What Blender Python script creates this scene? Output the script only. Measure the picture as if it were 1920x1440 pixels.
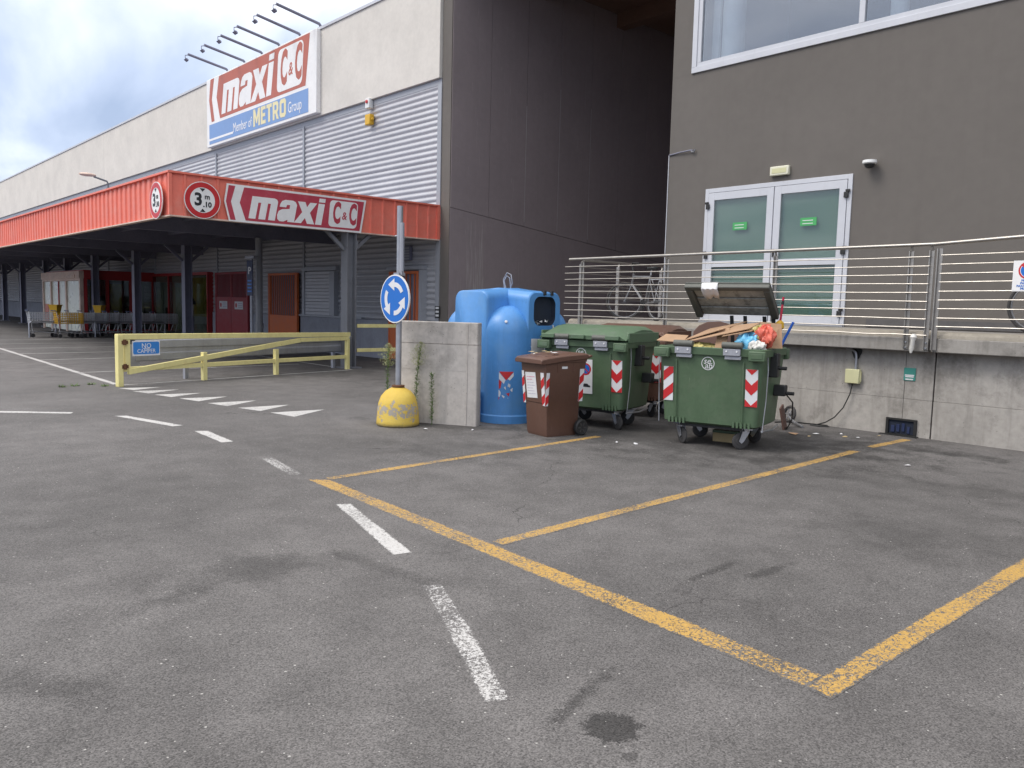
import bpy, math, random
from mathutils import Vector, Matrix
R = math.radians
random.seed(7)
for o in list(bpy.data.objects): bpy.data.objects.remove(o)
S = bpy.context.scene
COL = S.collection

# ------------------------------------------------------------------ camera
cd = bpy.data.cameras.new('camera'); cam = bpy.data.objects.new('camera', cd); COL.objects.link(cam)
yaw, pit, rol = R(-47.572), R(5.472), R(1.393)
F = Vector((math.sin(yaw)*math.cos(pit), math.cos(yaw)*math.cos(pit), -math.sin(pit)))
Rt = Vector((math.cos(yaw), -math.sin(yaw), 0)); Up = Rt.cross(F)
R2 = Rt*math.cos(rol)+Up*math.sin(rol); U2 = Up*math.cos(rol)-Rt*math.sin(rol)
M = Matrix(((R2.x, U2.x, -F.x, 0), (R2.y, U2.y, -F.y, 0), (R2.z, U2.z, -F.z, 1.6), (0, 0, 0, 1)))
cam.matrix_world = M
cd.sensor_width = 36; cd.lens = 36*1505.28/1920; cd.clip_start = .05; cd.clip_end = 2000
S.camera = cam

# ------------------------------------------------------------------ world, sun, exposure
SUN_EL, SUN_AZ = 52, 205          # degrees; azimuth clockwise from +Y, direction the sun stands in
W = bpy.data.worlds.new('World'); S.world = W; W.use_nodes = True
nt = W.node_tree; N = nt.nodes; L = nt.links; N.clear()
out = N.new('ShaderNodeOutputWorld'); bg = N.new('ShaderNodeBackground'); L.new(bg.outputs[0], out.inputs[0])
bg.inputs[1].default_value = .12
sky = N.new('ShaderNodeTexSky'); sky.sky_type = 'NISHITA'; sky.sun_disc = False
sky.sun_elevation = R(SUN_EL); sky.sun_rotation = R(SUN_AZ); sky.air_density = 1.1; sky.dust_density = 2.0
tc = N.new('ShaderNodeTexCoord'); sx = N.new('ShaderNodeSeparateXYZ'); L.new(tc.outputs['Generated'], sx.inputs[0])
def wm(op, a, b=None):
    n = N.new('ShaderNodeMath'); n.operation = op
    for i, v in enumerate((a, b)):
        if v is None: continue
        if isinstance(v, (int, float)): n.inputs[i].default_value = v
        else: L.new(v, n.inputs[i])
    return n.outputs[0]
zc = wm('MAXIMUM', sx.outputs[2], 0.0); den = wm('ADD', zc, .28)
cx = N.new('ShaderNodeCombineXYZ'); L.new(wm('DIVIDE', sx.outputs[0], den), cx.inputs[0]); L.new(wm('DIVIDE', sx.outputs[1], den), cx.inputs[1])
mp = N.new('ShaderNodeMapping'); mp.inputs['Rotation'].default_value = (0, 0, R(47)); mp.inputs['Scale'].default_value = (.7, 1.25, 1); mp.inputs['Location'].default_value = (.35, 1.72, 0)
L.new(cx.outputs[0], mp.inputs[0])
no = N.new('ShaderNodeTexNoise'); no.inputs['Scale'].default_value = 1.7; no.inputs['Detail'].default_value = 7; no.inputs['Roughness'].default_value = .52; no.inputs['Distortion'].default_value = .25
L.new(mp.outputs[0], no.inputs['Vector'])
fac = wm('ADD', no.outputs[0], wm('MULTIPLY', zc, .9))
cr = N.new('ShaderNodeValToRGB'); L.new(fac, cr.inputs[0])
e = cr.color_ramp.elements; e[0].position = .54; e[0].color = (.30, .37, .52, 1); e[1].position = .93; e[1].color = (1.05, 1.05, 1.06, 1)
x = e.new(.66); x.color = (.44, .51, .66, 1); x = e.new(.79); x.color = (.68, .73, .85, 1)
vm = N.new('ShaderNodeVectorMath'); vm.operation = 'SCALE'; L.new(cr.outputs[0], vm.inputs[0]); vm.inputs['Scale'].default_value = 8.0
mx = N.new('ShaderNodeMix'); mx.data_type = 'RGBA'; mx.inputs[0].default_value = .88
L.new(sky.outputs[0], mx.inputs[6]); L.new(vm.outputs[0], mx.inputs[7]); L.new(mx.outputs[2], bg.inputs[0])

sl = bpy.data.lights.new('sun', 'SUN'); so = bpy.data.objects.new('sun', sl); COL.objects.link(so)
sl.energy = 1.15; sl.angle = R(25); sl.color = (1, .95, .88)
az = R(SUN_AZ); sd = Vector((math.sin(az)*math.cos(R(SUN_EL)), math.cos(az)*math.cos(R(SUN_EL)), math.sin(R(SUN_EL))))
so.rotation_euler = sd.to_track_quat('Z', 'Y').to_euler(); so.location = (0, -10, 30)
S.view_settings.view_transform = 'Standard'; S.view_settings.look = 'None'; S.view_settings.gamma = 1
S.view_settings.exposure = .72
S.render.engine = 'CYCLES'; S.cycles.max_bounces = 6; S.cycles.diffuse_bounces = 3; S.cycles.glossy_bounces = 3; S.cycles.transparent_max_bounces = 6; S.cycles.caustics_reflective = False; S.cycles.caustics_refractive = False

# ------------------------------------------------------------------ mesh helpers
class MB:
    def __init__(s): s.v = []; s.f = []; s.uv = {}
    def add(s, vs, fs, m=None):
        b = len(s.v)
        s.v += [tuple(m @ Vector(p)) if m else tuple(p) for p in vs]; s.f += [tuple(i+b for i in f) for f in fs]; return s
    def box(s, x0, x1, y0, y1, z0, z1, m=None):
        return s.add([(x0, y0, z0), (x1, y0, z0), (x1, y1, z0), (x0, y1, z0), (x0, y0, z1), (x1, y0, z1), (x1, y1, z1), (x0, y1, z1)],
                     [(3, 2, 1, 0), (4, 5, 6, 7), (0, 1, 5, 4), (1, 2, 6, 5), (2, 3, 7, 6), (3, 0, 4, 7)], m)
    def bar(s, a, b, w, h=None, up=(0, 0, 1)):
        a = Vector(a); b = Vector(b); d = (b-a); ln = d.length; d.normalize(); h = h or w
        sd_ = d.cross(Vector(up))
        if sd_.length < 1e-4: sd_ = d.cross(Vector((1, 0, 0)))
        sd_.normalize(); u = sd_.cross(d); m = Matrix((( d.x, sd_.x, u.x, a.x), (d.y, sd_.y, u.y, a.y), (d.z, sd_.z, u.z, a.z), (0, 0, 0, 1)))
        return s.box(0, ln, -w/2, w/2, -h/2, h/2, m)
    def prism(s, poly, y0, y1, m=None):      # poly in (x, z), extruded along y
        n = len(poly)
        vs = [(p[0], y0, p[1]) for p in poly]+[(p[0], y1, p[1]) for p in poly]
        fs = [tuple(range(n)), tuple(range(2*n-1, n-1, -1))]+[(i, i+n, (i+1) % n+n, (i+1) % n) for i in range(n)]
        return s.add(vs, fs, m)
    def tube(s, pts, r, n=8, closed=False, cap=True):
        P = [Vector(p) for p in pts]; k = len(P); rs = r if isinstance(r, (list, tuple)) else [r]*k
        b = len(s.v); prev = None
        for i, p in enumerate(P):
            if closed: t = P[(i+1) % k]-P[i-1]
            else: t = P[min(i+1, k-1)]-P[max(i-1, 0)]
            if t.length < 1e-9: t = Vector((0, 0, 1))
            t.normalize()
            if prev is None:
                u = t.cross(Vector((0, 0, 1)))
                if u.length < 1e-3: u = t.cross(Vector((1, 0, 0)))
            else:
                u = prev-t*prev.dot(t)
                if u.length < 1e-4: u = t.cross(Vector((0, 0, 1)))
            u.normalize(); prev = u; w = t.cross(u)
            for j in range(n):
                a = 2*math.pi*j/n; s.v.append(tuple(p+(u*math.cos(a)+w*math.sin(a))*rs[i]))
        for i in range(k if closed else k-1):
            for j in range(n):
                a = b+i*n+j; a2 = b+i*n+(j+1) % n; c = b+((i+1) % k)*n+j; c2 = b+((i+1) % k)*n+(j+1) % n
                s.f.append((a, a2, c2, c))
        if cap and not closed:
            s.f.append(tuple(b+j for j in range(n-1, -1, -1))); s.f.append(tuple(b+(k-1)*n+j for j in range(n)))
        return s
    def lathe(s, prof, n=32, m=None, cap=True):   # prof: (r, z)
        vs = []; fs = []
        for r, z in prof:
            for j in range(n):
                a = 2*math.pi*j/n; vs.append((r*math.cos(a), r*math.sin(a), z))
        for i in range(len(prof)-1):
            for j in range(n): fs.append((i*n+j, i*n+(j+1) % n, (i+1)*n+(j+1) % n, (i+1)*n+j))
        if cap: fs.append(tuple(range(n-1, -1, -1))); fs.append(tuple((len(prof)-1)*n+j for j in range(n)))
        return s.add(vs, fs, m)
    def loft(s, secs, m=None, cap=(True, True)):  # list of equal-length loops
        n = len(secs[0]); vs = [p for q in secs for p in q]; fs = []
        for i in range(len(secs)-1):
            for j in range(n): fs.append((i*n+j, i*n+(j+1) % n, (i+1)*n+(j+1) % n, (i+1)*n+j))
        if cap[0]: fs.append(tuple(range(n-1, -1, -1)))
        if cap[1]: fs.append(tuple((len(secs)-1)*n+j for j in range(n)))
        return s.add(vs, fs, m)
    def mesh(s, name, mt, smooth=None):
        me = bpy.data.meshes.new(name); me.from_pydata(s.v, [], s.f); me.materials.append(mt)
        if smooth is not None:
            me.shade_smooth(); me.set_sharp_from_angle(angle=R(smooth))
        me.update(); return me
    def build(s, name, mt, parent=None, smooth=None, bevel=0, loc=None, rot=None, label=None):
        o = bpy.data.objects.new(name, s.mesh(name, mt, smooth)); COL.objects.link(o)
        if parent: o.parent = parent
        if loc: o.location = loc
        if rot: o.rotation_euler = rot
        if bevel:
            b = o.modifiers.new('bevel', 'BEVEL'); b.width = bevel; b.segments = 2; b.limit_method = 'ANGLE'; b.angle_limit = R(40)
            for p in o.data.polygons: p.use_smooth = True
            o.data.set_sharp_from_angle(angle=R(50)); b.harden_normals = False
        if label: o['label'] = label
        return o
def rrect(hx, hy, r, z, n=4, cx=0, cy=0):
    p = []
    for k, (sx_, sy_) in enumerate(((1, 1), (-1, 1), (-1, -1), (1, -1))):
        for i in range(n+1):
            a = math.pi/2*(k+i/n); p.append((cx+sx_*(hx-r)+r*math.cos(a), cy+sy_*(hy-r)+r*math.sin(a), z))
    return p
def thing(name, label, cat, loc=(0, 0, 0), rz=0, group=None):
    o = bpy.data.objects.new(name, None); COL.objects.link(o); o.location = loc; o.rotation_euler = (0, 0, rz); o.empty_display_size = .2
    return tag(o, label, cat, group)
def tag(o, label, cat, group=None):
    o['label'] = label; o['category'] = cat
    if group: o['group'] = group
    return o
def kids(root): return [c for c in bpy.data.objects if c.parent == root]
def copy_tree(o, parent=None):
    c = o.copy(); COL.objects.link(c); c.parent = parent
    for ch in kids(o): copy_tree(ch, c)
    return c
def inst(src, parent, loc, rot=None, scale=None):
    o = bpy.data.objects.new(src.name.split('.')[0], src.data if hasattr(src, 'data') else src); COL.objects.link(o); o.parent = parent; o.location = loc
    if rot: o.rotation_euler = rot
    if scale: o.scale = scale
    return o

# ------------------------------------------------------------------ material helpers
class NT:
    def __init__(s, name):
        s.m = bpy.data.materials.new(name); s.m.use_nodes = True; s.t = s.m.node_tree; s.t.nodes.clear()
        s.out = s.n('ShaderNodeOutputMaterial'); s.b = s.n('ShaderNodeBsdfPrincipled'); s.l(s.b.outputs[0], s.out.inputs[0])
        s.tc = None; s.dim = '3D'
    def n(s, k, **kw):
        q = s.t.nodes.new(k)
        for a, b in kw.items(): setattr(q, a, b)
        return q
    def l(s, a, b): s.t.links.new(a, b)
    def put(s, sock, v):
        if isinstance(v, bpy.types.NodeSocket): s.l(v, sock)
        elif sock.type == 'RGBA' and len(v) == 3: sock.default_value = (*v, 1)
        else: sock.default_value = v
    def math(s, op, a, b=None, c=None, clamp=False):
        q = s.n('ShaderNodeMath', operation=op, use_clamp=clamp)
        for i, v in enumerate((a, b, c)):
            if v is not None: s.put(q.inputs[i], v)
        return q.outputs[0]
    def coord(s, kind='Object'):
        if kind == 'Position': return s.n('ShaderNodeNewGeometry').outputs['Position']
        if not s.tc: s.tc = s.n('ShaderNodeTexCoord')
        return s.tc.outputs[kind]
    def map(s, vec, scale=(1, 1, 1), loc=(0, 0, 0), rot=(0, 0, 0), typ='POINT'):
        q = s.n('ShaderNodeMapping', vector_type=typ); s.l(vec, q.inputs[0])
        q.inputs['Location'].default_value = loc; q.inputs['Rotation'].default_value = rot; q.inputs['Scale'].default_value = scale
        return q.outputs[0]
    def noise(s, vec, scale, detail=4, rough=.55, dist=0):
        q = s.n('ShaderNodeTexNoise', noise_dimensions=s.dim); s.l(vec, q.inputs['Vector']); q.inputs['Scale'].default_value = scale
        q.inputs['Detail'].default_value = detail; q.inputs['Roughness'].default_value = rough; q.inputs['Distortion'].default_value = dist
        return q.outputs[0]
    def vor(s, vec, scale, feature='F1', o='Distance'):
        q = s.n('ShaderNodeTexVoronoi', feature=feature, voronoi_dimensions=s.dim); s.l(vec, q.inputs['Vector']); q.inputs['Scale'].default_value = scale
        return q.outputs[o]
    def rng(s, v, a, b, c=0, d=1):
        q = s.n('ShaderNodeMapRange'); q.clamp = True; s.l(v, q.inputs[0])
        for i, k in enumerate((a, b, c, d)): q.inputs[i+1].default_value = k
        return q.outputs[0]
    def mix(s, f, a, b, typ='MIX'):
        q = s.n('ShaderNodeMix', data_type='RGBA', blend_type=typ); s.put(q.inputs[0], f); s.put(q.inputs[6], a); s.put(q.inputs[7], b); return q.outputs[2]
    def bump(s, h, st=.3, d=.01, nrm=None):
        q = s.n('ShaderNodeBump'); q.inputs['Strength'].default_value = st; q.inputs['Distance'].default_value = d; s.l(h, q.inputs['Height'])
        if nrm: s.l(nrm, q.inputs['Normal'])
        return q.outputs[0]
    def val(s, v):   # grey from value
        q = s.n('ShaderNodeCombineColor'); [s.l(v, q.inputs[i]) for i in range(3)]; return q.outputs[0]
    def set(s, col=None, rough=None, metal=None, nrm=None, spec=None):
        if col is not None: s.put(s.b.inputs['Base Color'], col)
        if rough is not None: s.put(s.b.inputs['Roughness'], rough)
        if metal is not None: s.put(s.b.inputs['Metallic'], metal)
        if nrm is not None: s.l(nrm, s.b.inputs['Normal'])
        if spec is not None: s.b.inputs['Specular IOR Level'].default_value = spec
        return s.m
def c255(r, g, b):
    f = lambda v: ((v/255+.055)/1.055)**2.4 if v > 10 else v/255/12.92
    return (f(r), f(g), f(b))
def mat(name, col, rough=.6, metal=0, var=.12, vs=3, bump=0, bs=80, dirt=None, streak=0, spec=.5, space='Position', rust=0, scuff=0):
    s = NT(name); v = s.coord(space)
    n1 = s.noise(v, vs, 4); n2 = s.noise(v, vs*9, 3)
    k = s.rng(s.math('ADD', s.math('MULTIPLY', n1, .65), s.math('MULTIPLY', n2, .35)), .3, .7, 1-var, 1+var)
    c = s.mix(1, (*col, 1), s.val(k), 'MULTIPLY')
    if streak:
        st = s.noise(s.map(v, (14, 14, .5)), 1, 5, .6); c = s.mix(s.rng(st, .52, .78, 0, streak), c, (col[0]*.42, col[1]*.41, col[2]*.4, 1))
    if scuff:
        q1 = s.noise(s.map(v, (60, 60, 1.6)), 1, 3, .6); q2 = s.noise(v, 2.2, 3); c = s.mix(s.math('MULTIPLY', s.rng(q1, .66, .72, 0, scuff), s.rng(q2, .48, .6)), c, (min(1, col[0]*2.2+.10), min(1, col[1]*1.7+.10), min(1, col[2]*1.6+.10), 1))
        q3 = s.noise(v, 7, 7, .75); c = s.mix(s.rng(q3, .60, .66, 0, scuff*.6), c, (col[0]*.45, col[1]*.45, col[2]*.45, 1))
    if dirt:
        dc, am = dirt; d = s.noise(v, vs*1.7, 8, .65); c = s.mix(s.rng(d, .5, .68, 0, am), c, (*dc, 1))
    if rust:
        d = s.noise(v, 11, 8, .7); c = s.mix(s.rng(d, .72-rust*.2, .76-rust*.2, 0, .9), c, (.16, .06, .025, 1))
    r = s.rng(n1, .3, .7, max(.03, rough-.08), min(1, rough+.1))
    nr = s.bump(s.noise(v, bs, 4), bump, .004) if bump else None
    return s.set(c, r, metal, nr, spec)

# asphalt colour shared by the ground and the worn paint on it
STAINS_AND_PATCHES = [ # x, y, rx, ry, rot, dark
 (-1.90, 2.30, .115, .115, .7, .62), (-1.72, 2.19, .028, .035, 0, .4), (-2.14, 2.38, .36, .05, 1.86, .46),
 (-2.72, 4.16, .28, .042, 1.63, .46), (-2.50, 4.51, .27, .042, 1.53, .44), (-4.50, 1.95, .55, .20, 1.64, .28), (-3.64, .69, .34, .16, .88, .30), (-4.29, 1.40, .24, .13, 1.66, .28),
 (-6.2, 8.5, 2.6, 1.5, .25, .42), (-4.9, 9.7, 1.7, .9, .2, .30), (-24, 3.2, 11, 3.2, .05, -.14), (-2.8, 8.0, 1.5, .35, .3, .18), (-6.8, 5.6, .9, .55, .5, .22), (-3.6, 10.2, .9, .25, 0, .28),  # opens with darker patches under and behind the bins
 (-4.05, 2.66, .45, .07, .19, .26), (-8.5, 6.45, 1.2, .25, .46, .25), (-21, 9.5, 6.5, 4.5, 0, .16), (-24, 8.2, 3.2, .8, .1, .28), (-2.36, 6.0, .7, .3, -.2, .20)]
def asphalt(s):
    s.dim = '2D'
    v = s.coord('Position')
    f1 = s.noise(v, 130, 3, .6); f2 = s.noise(v, 420, 2, .6); big = s.noise(v, .35, 3, .55); mid = s.noise(v, 2.6, 4, .6)
    gcol = s.n('ShaderNodeTexVoronoi', voronoi_dimensions='2D'); s.l(v, gcol.inputs['Vector']); gcol.inputs['Scale'].default_value = 150
    t = s.math('ADD', s.math('MULTIPLY', f1, .5), s.math('ADD', s.math('MULTIPLY', f2, .28), s.math('MULTIPLY', gcol.outputs['Color'], .34)))
    base = s.rng(t, .36, .74, .052, .184)
    base = s.math('MULTIPLY', base, s.rng(big, .3, .7, .84, 1.16)); base = s.math('MULTIPLY', base, s.rng(mid, .28, .72, .84, 1.14))
    # scattered pale chips
    vo = s.n('ShaderNodeTexVoronoi', voronoi_dimensions='2D'); s.l(v, vo.inputs['Vector']); vo.inputs['Scale'].default_value = 34
    sc = s.n('ShaderNodeSeparateColor'); s.l(vo.outputs['Color'], sc.inputs[0])
    rad = s.rng(s.math('POWER', sc.outputs[1], 3), 0, 1, .04, .19)
    chip = s.math('MULTIPLY', s.math('LESS_THAN', vo.outputs['Distance'], rad), s.math('GREATER_THAN', sc.outputs[0], .935))
    fine = s.noise(v, 24, 5, .7); edgeS = s.math('ADD', s.rng(fine, .3, .7, -.22, .22), s.rng(f1, .3, .7, -.10, .10))
    edgeL = s.math('ADD', s.math('ADD', s.rng(mid, .3, .7, -.4, .4), s.rng(fine, .3, .7, -.3, .3)), s.rng(f1, .3, .7, -.25, .25))
    for (x_, y_, rx, ry, ro, dk) in STAINS_AND_PATCHES:
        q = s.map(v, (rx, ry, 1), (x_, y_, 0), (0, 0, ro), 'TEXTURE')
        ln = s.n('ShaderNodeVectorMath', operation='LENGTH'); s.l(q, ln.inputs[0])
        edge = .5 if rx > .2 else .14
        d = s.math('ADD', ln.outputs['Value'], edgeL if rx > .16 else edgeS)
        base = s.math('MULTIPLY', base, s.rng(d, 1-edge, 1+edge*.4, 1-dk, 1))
    # hairline cracks
    cv = s.map(v, (1, 1, 1)); wob = s.n('ShaderNodeVectorMath', operation='ADD'); s.l(cv, wob.inputs[0])
    nn = s.n('ShaderNodeTexNoise', noise_dimensions='2D'); s.l(v, nn.inputs['Vector']); nn.inputs['Scale'].default_value = 1.3; nn.inputs['Detail'].default_value = 4
    s.l(nn.outputs['Color'], wob.inputs[1])
    ce = s.n('ShaderNodeTexVoronoi', feature='DISTANCE_TO_EDGE', voronoi_dimensions='2D'); s.l(wob.outputs[0], ce.inputs['Vector']); ce.inputs['Scale'].default_value = .28
    crack = s.math('MULTIPLY', s.rng(ce.outputs['Distance'], .0005, .003, 1, 0), s.rng(s.noise(v, .5, 3), .5, .62, 0, .55))
    base = s.math('MULTIPLY', base, s.math('SUBTRACT', 1, crack))
    c = s.mix(1, s.val(base), (1.06, 1.0, .975, 1), 'MULTIPLY'); c = s.mix(s.math('MULTIPLY', chip, .7), c, (.56, .54, .51, 1))
    h = f1
    return v, c, h
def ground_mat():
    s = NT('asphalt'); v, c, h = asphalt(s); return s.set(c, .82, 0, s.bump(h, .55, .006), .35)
def paint_mat(name, col, wear, crk=.5):
    s = NT(name); v, c, h = asphalt(s)
    u = s.n('ShaderNodeUVMap'); sp = s.n('ShaderNodeSeparateXYZ'); s.l(u.outputs[0], sp.inputs[0])
    e = s.math('MINIMUM', sp.outputs[1], s.math('SUBTRACT', 1, sp.outputs[1]))
    e2 = s.math('MINIMUM', s.math('MULTIPLY', sp.outputs[0], 30), s.math('MULTIPLY', s.math('SUBTRACT', 1, sp.outputs[0]), 30))
    a = s.noise(v, 1.7, 5, .6); b = s.noise(v, 38, 8, .78); d = s.noise(v, 120, 3, .6)
    wob = s.n('ShaderNodeVectorMath', operation='ADD'); nn = s.n('ShaderNodeTexNoise', noise_dimensions='2D'); s.l(v, nn.inputs['Vector']); nn.inputs['Scale'].default_value = 12; nn.inputs['Detail'].default_value = 5
    sc = s.n('ShaderNodeVectorMath', operation='SCALE'); s.l(nn.outputs['Color'], sc.inputs[0]); sc.inputs['Scale'].default_value = .2
    s.l(v, wob.inputs[0]); s.l(sc.outputs[0], wob.inputs[1])
    cr_ = s.vor(wob.outputs[0], 23, 'DISTANCE_TO_EDGE'); 
    k = s.math('ADD', s.math('MULTIPLY', a, .55), s.math('ADD', s.math('MULTIPLY', b, .95), s.math('MULTIPLY', d, .35)))
    k = s.math('ADD', k, s.rng(cr_, 0, .10, -crk*.45, 0)); k = s.math('ADD', k, s.rng(s.math('MINIMUM', e, e2), 0, .14, -.30, 0))
    th = .52+wear*.62
    m_ = s.rng(k, th, th+.09, 0, 1)
    pc = s.mix(s.rng(b, .3, .7), (col[0]*.82, col[1]*.8, col[2]*.78, 1), (*col, 1)); pc = s.mix(s.rng(d, .45, .75, 0, .28), pc, c)
    return s.set(s.mix(m_, c, pc), .72, 0, s.bump(h, .4, .005), .35)

M_ = {}
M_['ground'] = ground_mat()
M_['pyel'] = paint_mat('yellow_road_paint', (.57, .35, .095), .46, .7)
M_['pwhite'] = paint_mat('white_road_paint', (.62, .61, .60), .32, .4)
M_['pwhite_mid'] = paint_mat('chipped_white_road_paint', (.62, .61, .60), .52, .4)
M_['pwhite_worn'] = paint_mat('worn_white_road_paint', (.60, .59, .58), .62, .3)
def concrete(name, col, stain=.5, pits=1, streak=.5, line=None):
    s = NT(name); v = s.coord('Position')
    a = s.noise(v, 1.3, 7, .62); b = s.noise(v, 14, 6, .6); f = s.noise(v, 160, 3, .6)
    k = s.math('ADD', s.math('MULTIPLY', a, .5), s.math('ADD', s.math('MULTIPLY', b, .3), s.math('MULTIPLY', f, .2)))
    c = s.mix(1, (*col, 1), s.val(s.rng(k, .32, .68, .68, 1.25)), 'MULTIPLY')
    st = s.noise(s.map(v, (9, 9, .6)), 1, 6, .65)
    c = s.mix(s.rng(st, .5, .75, 0, streak), c, (col[0]*.38, col[1]*.37, col[2]*.36, 1))
    d = s.noise(v, 1.5, 8, .72); c = s.mix(s.rng(d, .52, .68, 0, stain), c, (col[0]*.3, col[1]*.29, col[2]*.28, 1))
    vo = s.n('ShaderNodeTexVoronoi'); s.l(v, vo.inputs['Vector']); vo.inputs['Scale'].default_value = 26
    sc = s.n('ShaderNodeSeparateColor'); s.l(vo.outputs['Color'], sc.inputs[0])
    pit = s.math('MULTIPLY', s.math('LESS_THAN', vo.outputs['Distance'], .13), s.math('GREATER_THAN', sc.outputs[0], 1-.14*pits))
    c = s.mix(s.math('MULTIPLY', pit, .75), c, (col[0]*.15, col[1]*.15, col[2]*.15, 1))
    h = s.math('SUBTRACT', s.math('ADD', s.math('MULTIPLY', b, .5), s.math('MULTIPLY', f, .5)), pit)
    return s.set(c, .88, 0, s.bump(h, .5, .006), .3)
M_['conc_block'] = concrete('weathered_concrete_block', (.54, .50, .46), .42, 1.6, .34)
M_['conc_wall'] = concrete('stained_retaining_wall_concrete', (.40, .375, .345), .62, .5, .42)
M_['conc_slab'] = concrete('stained_slab_concrete', (.33, .31, .285), .6, .5, .55)
M_['conc_edge'] = concrete('rounded_beige_coping', (.40, .36, .30), .4, .5, .2)
M_['conc_band'] = mat('exposed_aggregate_panel', (.66, .625, .575), .9, 0, .10, .9, .35, 90, dirt=((.52, .49, .45), .2), streak=.04)
def plaster(name, col, streaks):
    s = NT(name); v = s.coord('Position')
    a = s.noise(v, .5, 6, .6); b = s.noise(v, 6, 5, .6); f = s.noise(v, 110, 3)
    k = s.math('ADD', s.math('MULTIPLY', a, .5), s.math('ADD', s.math('MULTIPLY', b, .3), s.math('MULTIPLY', f, .2)))
    c = s.mix(1, (*col, 1), s.val(s.rng(k, .32, .68, .88, 1.1)), 'MULTIPLY')
    dk = s.noise(s.map(v, (6, 6, .16)), 1, 5, .65); c = s.mix(s.rng(dk, .5, .75, 0, .11), c, (col[0]*.6, col[1]*.58, col[2]*.57, 1))
    bl = s.noise(v, .8, 6, .7); c = s.mix(s.rng(bl, .55, .75, 0, .25), c, (col[0]*1.25, col[1]*1.24, col[2]*1.24, 1))
    if streaks:
        # pale lime runs down the wall, denser near its front end
        st = s.noise(s.map(v, (7, 7, .33)), 1, 5, .75); st2 = s.noise(s.map(v, (46, 46, .9)), 1, 3, .7)
        sp = s.n('ShaderNodeSeparateXYZ'); s.l(v, sp.inputs[0])
        zone = s.rng(s.noise(s.map(v, (1.1, 1.1, .25), (3, 0, 0)), 1, 3), .38, .72, 0, .30)
        low = s.math('MULTIPLY', s.rng(sp.outputs[1], 13.5, 15.0, 1, 0), s.rng(sp.outputs[2], 1.5, 4.6, .16, 0))
        near = s.math('MULTIPLY', s.math('LESS_THAN', s.math('ABSOLUTE', s.math('SUBTRACT', sp.outputs[1], 14.0)), .32), s.rng(sp.outputs[2], 1.5, 4.9, .17, .02))
        m_ = s.math('MULTIPLY', s.rng(s.math('ADD', s.math('ADD', st2, s.math('MULTIPLY', zone, .10)), s.math('ADD', near, s.math('MULTIPLY', low, .5))), .66, .74, 0, .75), s.rng(st, .35, .55))
        c = s.mix(m_, c, (.48, .45, .42, 1))
    return s.set(c, .85, 0, s.bump(f, .3, .003), .3)
M_['plaster'] = plaster('taupe_plaster', (.150, .136, .124), False)
M_['plaster_dark'] = plaster('dark_taupe_plaster', (.31, .262, .266), True)
M_['soffit'] = mat('brown_soffit_board', (.15, .085, .06), .8, vs=1)
M_['clad'] = mat('silver_corrugated_steel', (.50, .50, .525), .42, .25, .08, .8, streak=.12)
M_['trim'] = mat('grey_steel_trim', (.36, .37, .40), .45, .25, .08, 2)
M_['plinth'] = mat('blue_grey_painted_plinth', (.33, .34, .385), .8, 0, .16, 1.5, .15, 60, streak=.25, dirt=((.2, .2, .22), .4))
M_['fascia'] = mat('faded_coral_sheet_metal', (.82, .20, .14), .5, 0, .10, 1.4, dirt=((.80, .32, .25), .45), streak=.05)
M_['dark_steel'] = mat('dark_painted_steel', (.20, .20, .26), .55, .1, .2, 2)
M_['col_steel'] = mat('grey_painted_steel', (.20, .205, .225), .5, .15, .14, 2.5, streak=.3)
M_['gate'] = mat('pale_yellow_painted_steel', (.84, .75, .33), .5, 0, .08, 3, .05, dirt=((.62, .50, .22), .35), streak=.15, rust=.35)
M_['galv'] = mat('galvanised_steel', (.42, .43, .46), .38, .75, .12, 7)
M_['galv_dull'] = mat('dull_galvanised_sheet', (.36, .37, .41), .55, .35, .14, 3, streak=.25)
M_['rust'] = mat('rusty_iron', (.15, .07, .035), .85, .2, .4, 20)
M_['inox'] = mat('weathered_stainless_steel', (.40, .375, .345), .38, .8, .12, 8, streak=.2)
M_['white'] = mat('white_paint', (.78, .78, .77), .5, 0, .05, 3)
M_['white_alu'] = mat('white_lacquered_aluminium', (.57, .58, .62), .42, .05, .05, 2, streak=.08)
M_['sign_white'] = mat('white_sign_face', (.84, .83, .82), .45, 0, .05, 4, dirt=((.6, .55, .52), .15))
M_['sign_red'] = mat('faded_crimson_sign_vinyl', (.47, .05, .08), .5, 0, .10, 3, dirt=((.55, .30, .30), .12))
M_['bill_red'] = mat('bleached_brick_red_sign_vinyl', (.47, .135, .095), .55, 0, .06, 1)
M_['bill_blue'] = mat('bleached_blue_sign_vinyl', (.20, .33, .60), .55, 0, .06, 1)
M_['cream'] = mat('cream_lettering', (.78, .70, .42), .55, 0, .05, 1)
M_['tred'] = mat('traffic_red', (.55, .025, .03), .4, 0, .06, 4)
M_['tblue'] = mat('traffic_blue', (.012, .15, .55), .35, 0, .06, 4)
M_['nblue'] = mat('notice_blue', (.05, .25, .66), .45, 0, .06, 4)
M_['black'] = mat('black_lettering', (.02, .02, .025), .5, 0, .05, 4)
M_['pale'] = mat('reflective_white_film', (.72, .72, .74), .4, 0, .05, 6)
M_['green_bin'] = mat('green_moulded_plastic', (.078, .128, .070), .50, 0, .14, 3, .08, 220, dirt=((.12, .15, .10), .35), streak=.10, space='Object', scuff=.5)
M_['green_lid'] = mat('faded_green_lid_plastic', (.10, .165, .095), .55, 0, .16, 3, .08, 220, dirt=((.15, .17, .14), .45), space='Object', scuff=.4)
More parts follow.
